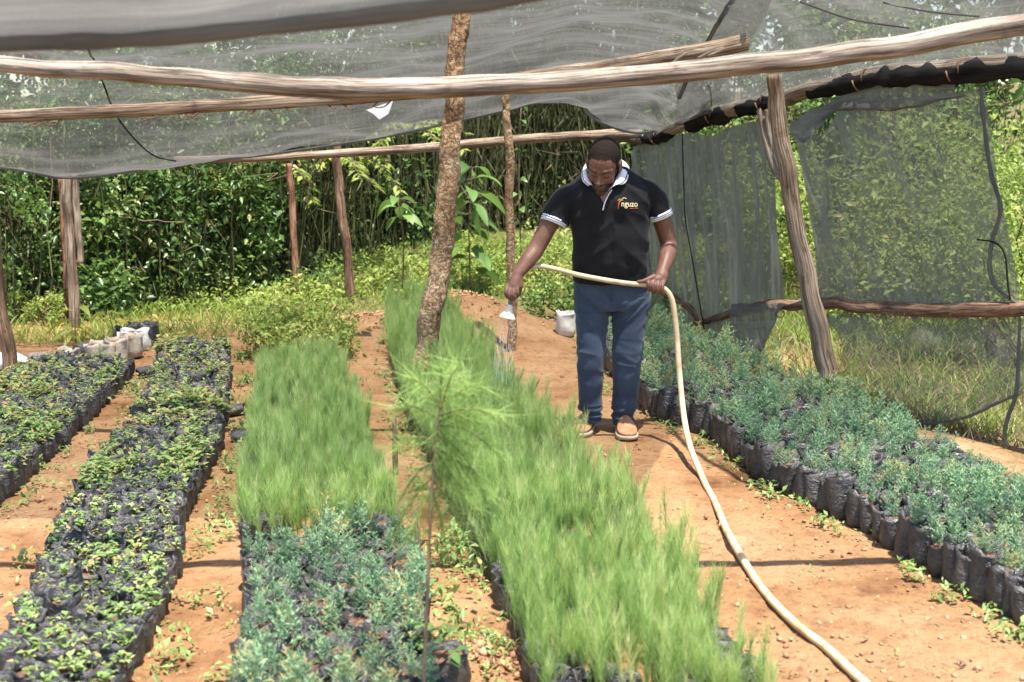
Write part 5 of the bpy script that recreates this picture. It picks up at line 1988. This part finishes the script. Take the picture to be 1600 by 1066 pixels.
hp = [Pm(799, 458, -.25), Pm(804, 442, -.235), Pm(810, 428, -.20), Pm(822, 419, -.16), Pm(842, 416, -.13), Pm(870, 421, -.14), Pm(905, 430, -.215), Pm(950, 438.5, -.255), Pm(985, 443.5, -.265),
      Pm(1012, 445.5, -.262), Pm(1028, 448, -.257), Pm(1040, 453, -.25), Pm(1049, 466, -.25), Pm(1054, 490, -.25), Pm(1058, 530, -.26), Pm(1061, 575, -.29), Pm(1065, 620, -.34), Pm(1070, 660, -.45), Pm(1079, 700, -.68),
      Pm(1095, 740, -.95), Pm(1116, 788, -1.33), gh(1142, 848), gh(1175, 905), gh(1205, 945), gh(1245, 985), gh(1290, 1020), gh(1335, 1062), gh(1400, 1120), gh(1480, 1190)]
hose_root = empty('garden_hose', gh(1245, 985) - Vector((0, 0, .019)))
tag(hose_root, 'cream plastic hose held by the man and trailing along the path to the front', 'hose')
P = catmull(hp, 260)
gl = gz(P[:, 0], P[:, 1]) + .012
P[:, 2] = np.maximum(P[:, 2], gl)
V, Fc, pc = tube(P, [.0140 + .0020 * min(1, max(0, (i - 60) / 100)) for i in range(260)], 14)
MB().add(V, Fc, .5, pc).build('tube', hosem, hose_root)
greyp, nt_, bb = newmat('grey_plastic_handle'); bb.inputs['Base Color'].default_value = (.11, .12, .135, 1); bb.inputs['Roughness'].default_value = .4
creamp, nt_, bb = newmat('cream_plastic_rose'); bb.inputs['Base Color'].default_value = (.62, .58, .47, 1); bb.inputs['Roughness'].default_value = .4
na, nb_, ncn, nd_ = Pm(800, 452, -.252), Pm(797, 476, -.258), Pm(794.5, 487, -.262), Pm(792.5, 497, -.266)
V, Fc, pc = tube(catmull([na, (na + nb_) / 2, nb_], 8), [.013, .013, .0125, .012, .012, .012, .0125, .013], 14)
noz = MB().add(V, Fc, .5, pc).build('nozzle', greyp, hose_root)
ax_ = (nd_ - nb_)
prof = [(0, .013), (.15, .014), (.45, .024), (.8, .040), (.95, .046), (1.0, .047), (1.05, .046), (1.06, .040)]
V, Fc, pc = tube([nb_ + ax_ * f for f, _ in prof], [q for _, q in prof], 24)
MB().add(V, Fc, .5, pc).build('sprinkler_rose', creamp, noz)
# falling water
waterm, nt, b = newmat('water_drops')
b.inputs['Base Color'].default_value = (.85, .84, .80, 1); b.inputs['Roughness'].default_value = .15
b.inputs['Alpha'].default_value = .3
mwt = MB()
Vd, Fd = ellipsoid((0, 0, 0), (1, 1, 1), None, 6, 4)
tip = nd_ + ax_ * .08
zg0 = .0
for i in range(520):
    a = random.uniform(0, 6.28); q = math.sqrt(random.random()) * .042
    f = random.random() ** .8
    p = tip + Vector((math.cos(a) * q, math.sin(a) * q, 0)) + Vector((-.05 * f + math.cos(a) * q * .9 * f, math.sin(a) * q * f * .9, -f * (tip.z - .05)))
    s_ = random.uniform(.0006, .0014)
    mwt.add(Vd * np.array([s_, s_, s_ * random.uniform(5, 22)]) + np.array(p), Fd)
o = mwt.build('water_spray', waterm)
tag(o, 'fine water drops falling from the rose in the hand of the man', 'water', None, 'stuff')

# ------------------------------------------------------------------ foreground sapling, stakes
sb = gnd(648, 1300)
sap_b = Vector((pt(662, 1066, 3.15).x, 3.15, 0))
root = empty('feathery_sapling', sap_b)
tag(root, 'blurred wispy sapling with thin stem in the foreground before the long middle bed', 'sapling')
st = catmull([sap_b, pt(662, 1066, 3.15), pt(668, 930, 3.15), pt(674, 780, 3.15), pt(684, 660, 3.15), pt(691, 590, 3.15)], 50)
V, Fc, pc = tube(st, np.linspace(.0062, .0028, 50), 8, True, .12, 20)
MB().add(V, Fc, .5, pc).build('stem', wood_grey, root)
mbn, mbr = MB(), MB()
brs = [((689, 640), (760, 600)), ((689, 640), (640, 590)), ((688, 645), (720, 560)), ((686, 655), (615, 640)), ((686, 650), (785, 650)), ((684, 665), (770, 700)), ((682, 680), (745, 745)), ((682, 690), (620, 700)), ((680, 705), (730, 800)),
       ((679, 720), (625, 780)), ((678, 735), (745, 800)), ((676, 760), (640, 850)), ((676, 770), (700, 870)), ((688, 640), (690, 575)), ((686, 660), (745, 660)), ((684, 668), (720, 740)), ((680, 700), (760, 770)), ((677, 750), (735, 860)), ((676, 745), (612, 840)), ((682, 690), (740, 700))]
for (a, c) in brs:
    y0 = 3.15; y1 = 3.15 + random.uniform(-.16, .16)
    A, C = pt(*a, y0), pt(*c, y1)
    P = catmull([A, (A + C) / 2 + Vector((0, 0, .02)), C], 12)
    V, Fc, _ = tube(P, np.linspace(.0025, .001, 12), 4, False)
    mbr.add(V, Fc[:1], .7)
    k_ = 120
    f = rng.random(k_)
    ii = np.clip((f * 11).astype(int), 0, 10)
    fr_ = (f * 11 - ii)[:, None]
    Pn = P[ii] * (1 - fr_) + P[ii + 1] * fr_
    dn = unit(np.array(C - A))
    D = dn * .6 + rng.normal(size=(k_, 3)) * .55 + [0, 0, -.2]
    V, F = needles(Pn, D, .05 + .09 * rng.random(k_), .0020)
    mbn.add(V, F, np.repeat(np.clip(.30 + rng.normal(size=k_) * .2 + (.08 if c[1] < 660 else -.15), 0, .95), 3))
mbn.build('needles', g_feather, root, smooth=False)
mbr.build('twigs', twig, root)
for (b0, t0, r_, lab) in (((618, 745), (617, 652), .016, 'thin dark stake standing in the path beside the sapling'), ((655, 925), (651, 812), .014, 'short stake behind the stem of the foreground sapling')):
    post(b0, t0, r_, r_ * .8, wood_brown, lab, name='stake', group='stakes near the sapling', seed=r_ * 100, n=16, k=8)
# stones/pot by the sapling foot
Vp, Fp = make_bag(777, .075, .13)
q = gnd(697, 1075)
o = empty('planting_bag', q); tag(o, 'black planting bag with weeds at the foot of the foreground sapling', 'bag')
MB().add(Vp + np.array(q), Fp).build('polybag', bagm, o)
Vp, Fp = make_soil(5, .075, .13); MB().add(Vp + np.array(q), Fp).build('soil', potsoil, o)
V, F, q_ = broad_seedling(900, .11, 4); MB().add((V - [0, 0, .11]) * 1.8 + np.array(q) + [0, 0, .11], F, q_).build('leaves', g_seedling, o)

# single larger weeds in the beds
big_leaf_plant('weed_plant', (528, 730), (520, 672), 6.55, 16, (.06, .11), g_mid, 'pale weed with lobed leaves in the left feathery bed', seed=21, wr=.5, lo=.3, stemr=.004)
big_leaf_plant('weed_plant', (118, 965), (130, 915), 4.45, 9, (.08, .14), g_mid, 'grassy weed standing in the near corner of the second bed', seed=22, wr=.2, lo=.1, stemr=.003)
big_leaf_plant('weed_plant', (710, 900), (706, 855), 4.9, 10, (.05, .08), g_lime, 'weed with yellowish leaves in the gap behind the sapling', seed=23, wr=.45, lo=.2, stemr=.003)
big_leaf_plant('weed_plant', (385, 770), (386, 735), 6.1, 8, (.04, .06), g_lime, 'small weed at the left edge of the left feathery bed', seed=24, wr=.5, lo=.2, stemr=.003)

# ------------------------------------------------------------------ sacks and big bags at the back left, sack on the right
def sackmat(name, c1, c2):
    m, nt, b = newmat(name)
    tc = nd(nt, 'ShaderNodeTexCoord')
    n1 = noise_n(nt, 9, 5, .6, tc.outputs['Object'])
    r = ramp(nt, [(.3, c1), (.65, c2)], n1.outputs[0])
    nt.links.new(r.outputs[0], b.inputs['Base Color']); b.inputs['Roughness'].default_value = .8
    bump_n(nt, n1.outputs[0], .7, .02, b)
    return m


sackm = sackmat('woven_sack', (.26, .19, .12), (.50, .44, .35))
whitesack = sackmat('white_sack', (.45, .42, .36), (.72, .70, .66))
gs = 'planting sacks at the back left'
for i, (px, py, r_, h, m, lab) in enumerate([(157, 572, .10, .17, sackm, 'beige planting sack nearest the far left bed'), (183, 566, .09, .18, sackm, 'beige planting sack second from the far left bed'), (205, 557, .09, .17, sackm, 'beige planting sack in the middle of the sack row'),
                                             (213, 548, .10, .17, whitesack, 'whitish planting sack at the back of the sack row'), (232, 540, .09, .18, bagm, 'large black planting bag right of the whitish sack'), (216, 533, .08, .15, bagm, 'large black planting bag behind the whitish sack'),
                                             (108, 566, .09, .10, sackm, 'low brown sack beside the far left bed'), (135, 560, .10, .11, bagm, 'squat black bag between the beige sacks and the low brown sack'), (196, 540, .09, .14, bagm, 'black bag hidden behind the beige sacks')]):
    q = gnd(px, py)
    V, F = make_bag(500 + i, r_, h, 18)
    root = empty('planting_sack', q); tag(root, lab, 'sack', gs)
    s0 = MB().add(V * 1.0 + np.array(q), F).build('sack', m, root)
    V, F = make_soil(50 + i, r_, h); MB().add(V + np.array(q), F).build('soil', potsoil, root)
big_leaf_plant('mango_sapling', (120, 548), (119, 482), 9.75, 11, (.11, .19), g_mango, 'young sapling with drooping yellow leaves before the grey net post', 'sapling', .30, 1.0, .007, 31, lo=.15, droop=.0)
big_leaf_plant('mango_sapling', (172, 550), (171, 492), 9.6, 8, (.09, .15), g_mango, 'young yellow leaved sapling growing from the beige sacks', 'sapling', .30, 1.0, .006, 32, lo=.75, droop=.1)
big_leaf_plant('mango_sapling', (235, 525), (236, 492), 10.3, 6, (.05, .08), g_mango, 'tiny yellow sapling behind the black planting bags', 'sapling', .3, 1.0, .004, 33, lo=.4)


def lump(name, px, py, size, mat, lab, cat, rot=0.0):
    q = gnd(px, py)
    V, F = ellipsoid((0, 0, 0), size, None, 20, 12)
    V = V * (1 + .22 * np.array([mnoise.noise(Vector(v) * 14 + Vector((px, 0, 0))) for v in V]))[:, None]
    V = np.sign(V) * np.abs(V) ** .9 * (np.array(size) ** .1)
    V = V @ np.array(Matrix.Rotation(rot, 3, 'Z')).T
    o = MB().add(V + np.array(q) + [0, 0, size[2] * .85], F).build(name, mat, None, q)
    tag(o, lab, cat)
    return o


q = gnd(884, 524)
root = empty('planting_sack', q); tag(root, 'pale square sack standing behind the man by the far end of the conifer bed', 'sack')
V, F = make_bag(990, .085, .20, 20)
V[:, 0] = np.sign(V[:, 0]) * np.abs(V[:, 0] / .085) ** .7 * .085
MB().add(V + np.array(q), F).build('sack', whitesack, root)
V, F = make_soil(71, .085, .20); MB().add(V + np.array(q), F).build('soil', potsoil, root)
lump('sack', 12, 575, (.14, .10, .06), whitesack, 'white sack lying behind the brown post at the left edge', 'sack')
lump('stone', 62, 566, (.10, .07, .04), sackmat('grey_stone', (.12, .09, .07), (.28, .22, .17)), 'flat brown stone left of the low brown sack', 'stone')
# fallen bags on the paths
for i, (px, py, rz, lab) in enumerate([(352, 652, .3, 'fallen black bag lying beside the second bed, farther one'), (362, 692, .1, 'fallen black bag lying flat on the path beside the second bed'), (600, 522, .8, 'torn black bag at the far end of the long middle bed'), (400, 905, 1.2, 'crumpled black bag at the corner of the near conifer bed'), (215, 590, .7, 'empty grey bag lying on the far left path')]):
    V, F = make_bag(600 + i, .045, .12)
    Mx = np.array((Matrix.Rotation(rz, 3, 'Z') @ Matrix.Rotation(R(82), 3, 'Y')))
    q = gnd(px, py)
    V = V @ Mx.T * np.array([1, 1, .75]) + np.array(q) + [0, 0, .033]
    o = MB().add(V, F).build('fallen_bag', bagm, None, q)
    tag(o, lab, 'bag', 'loose bags on the paths')
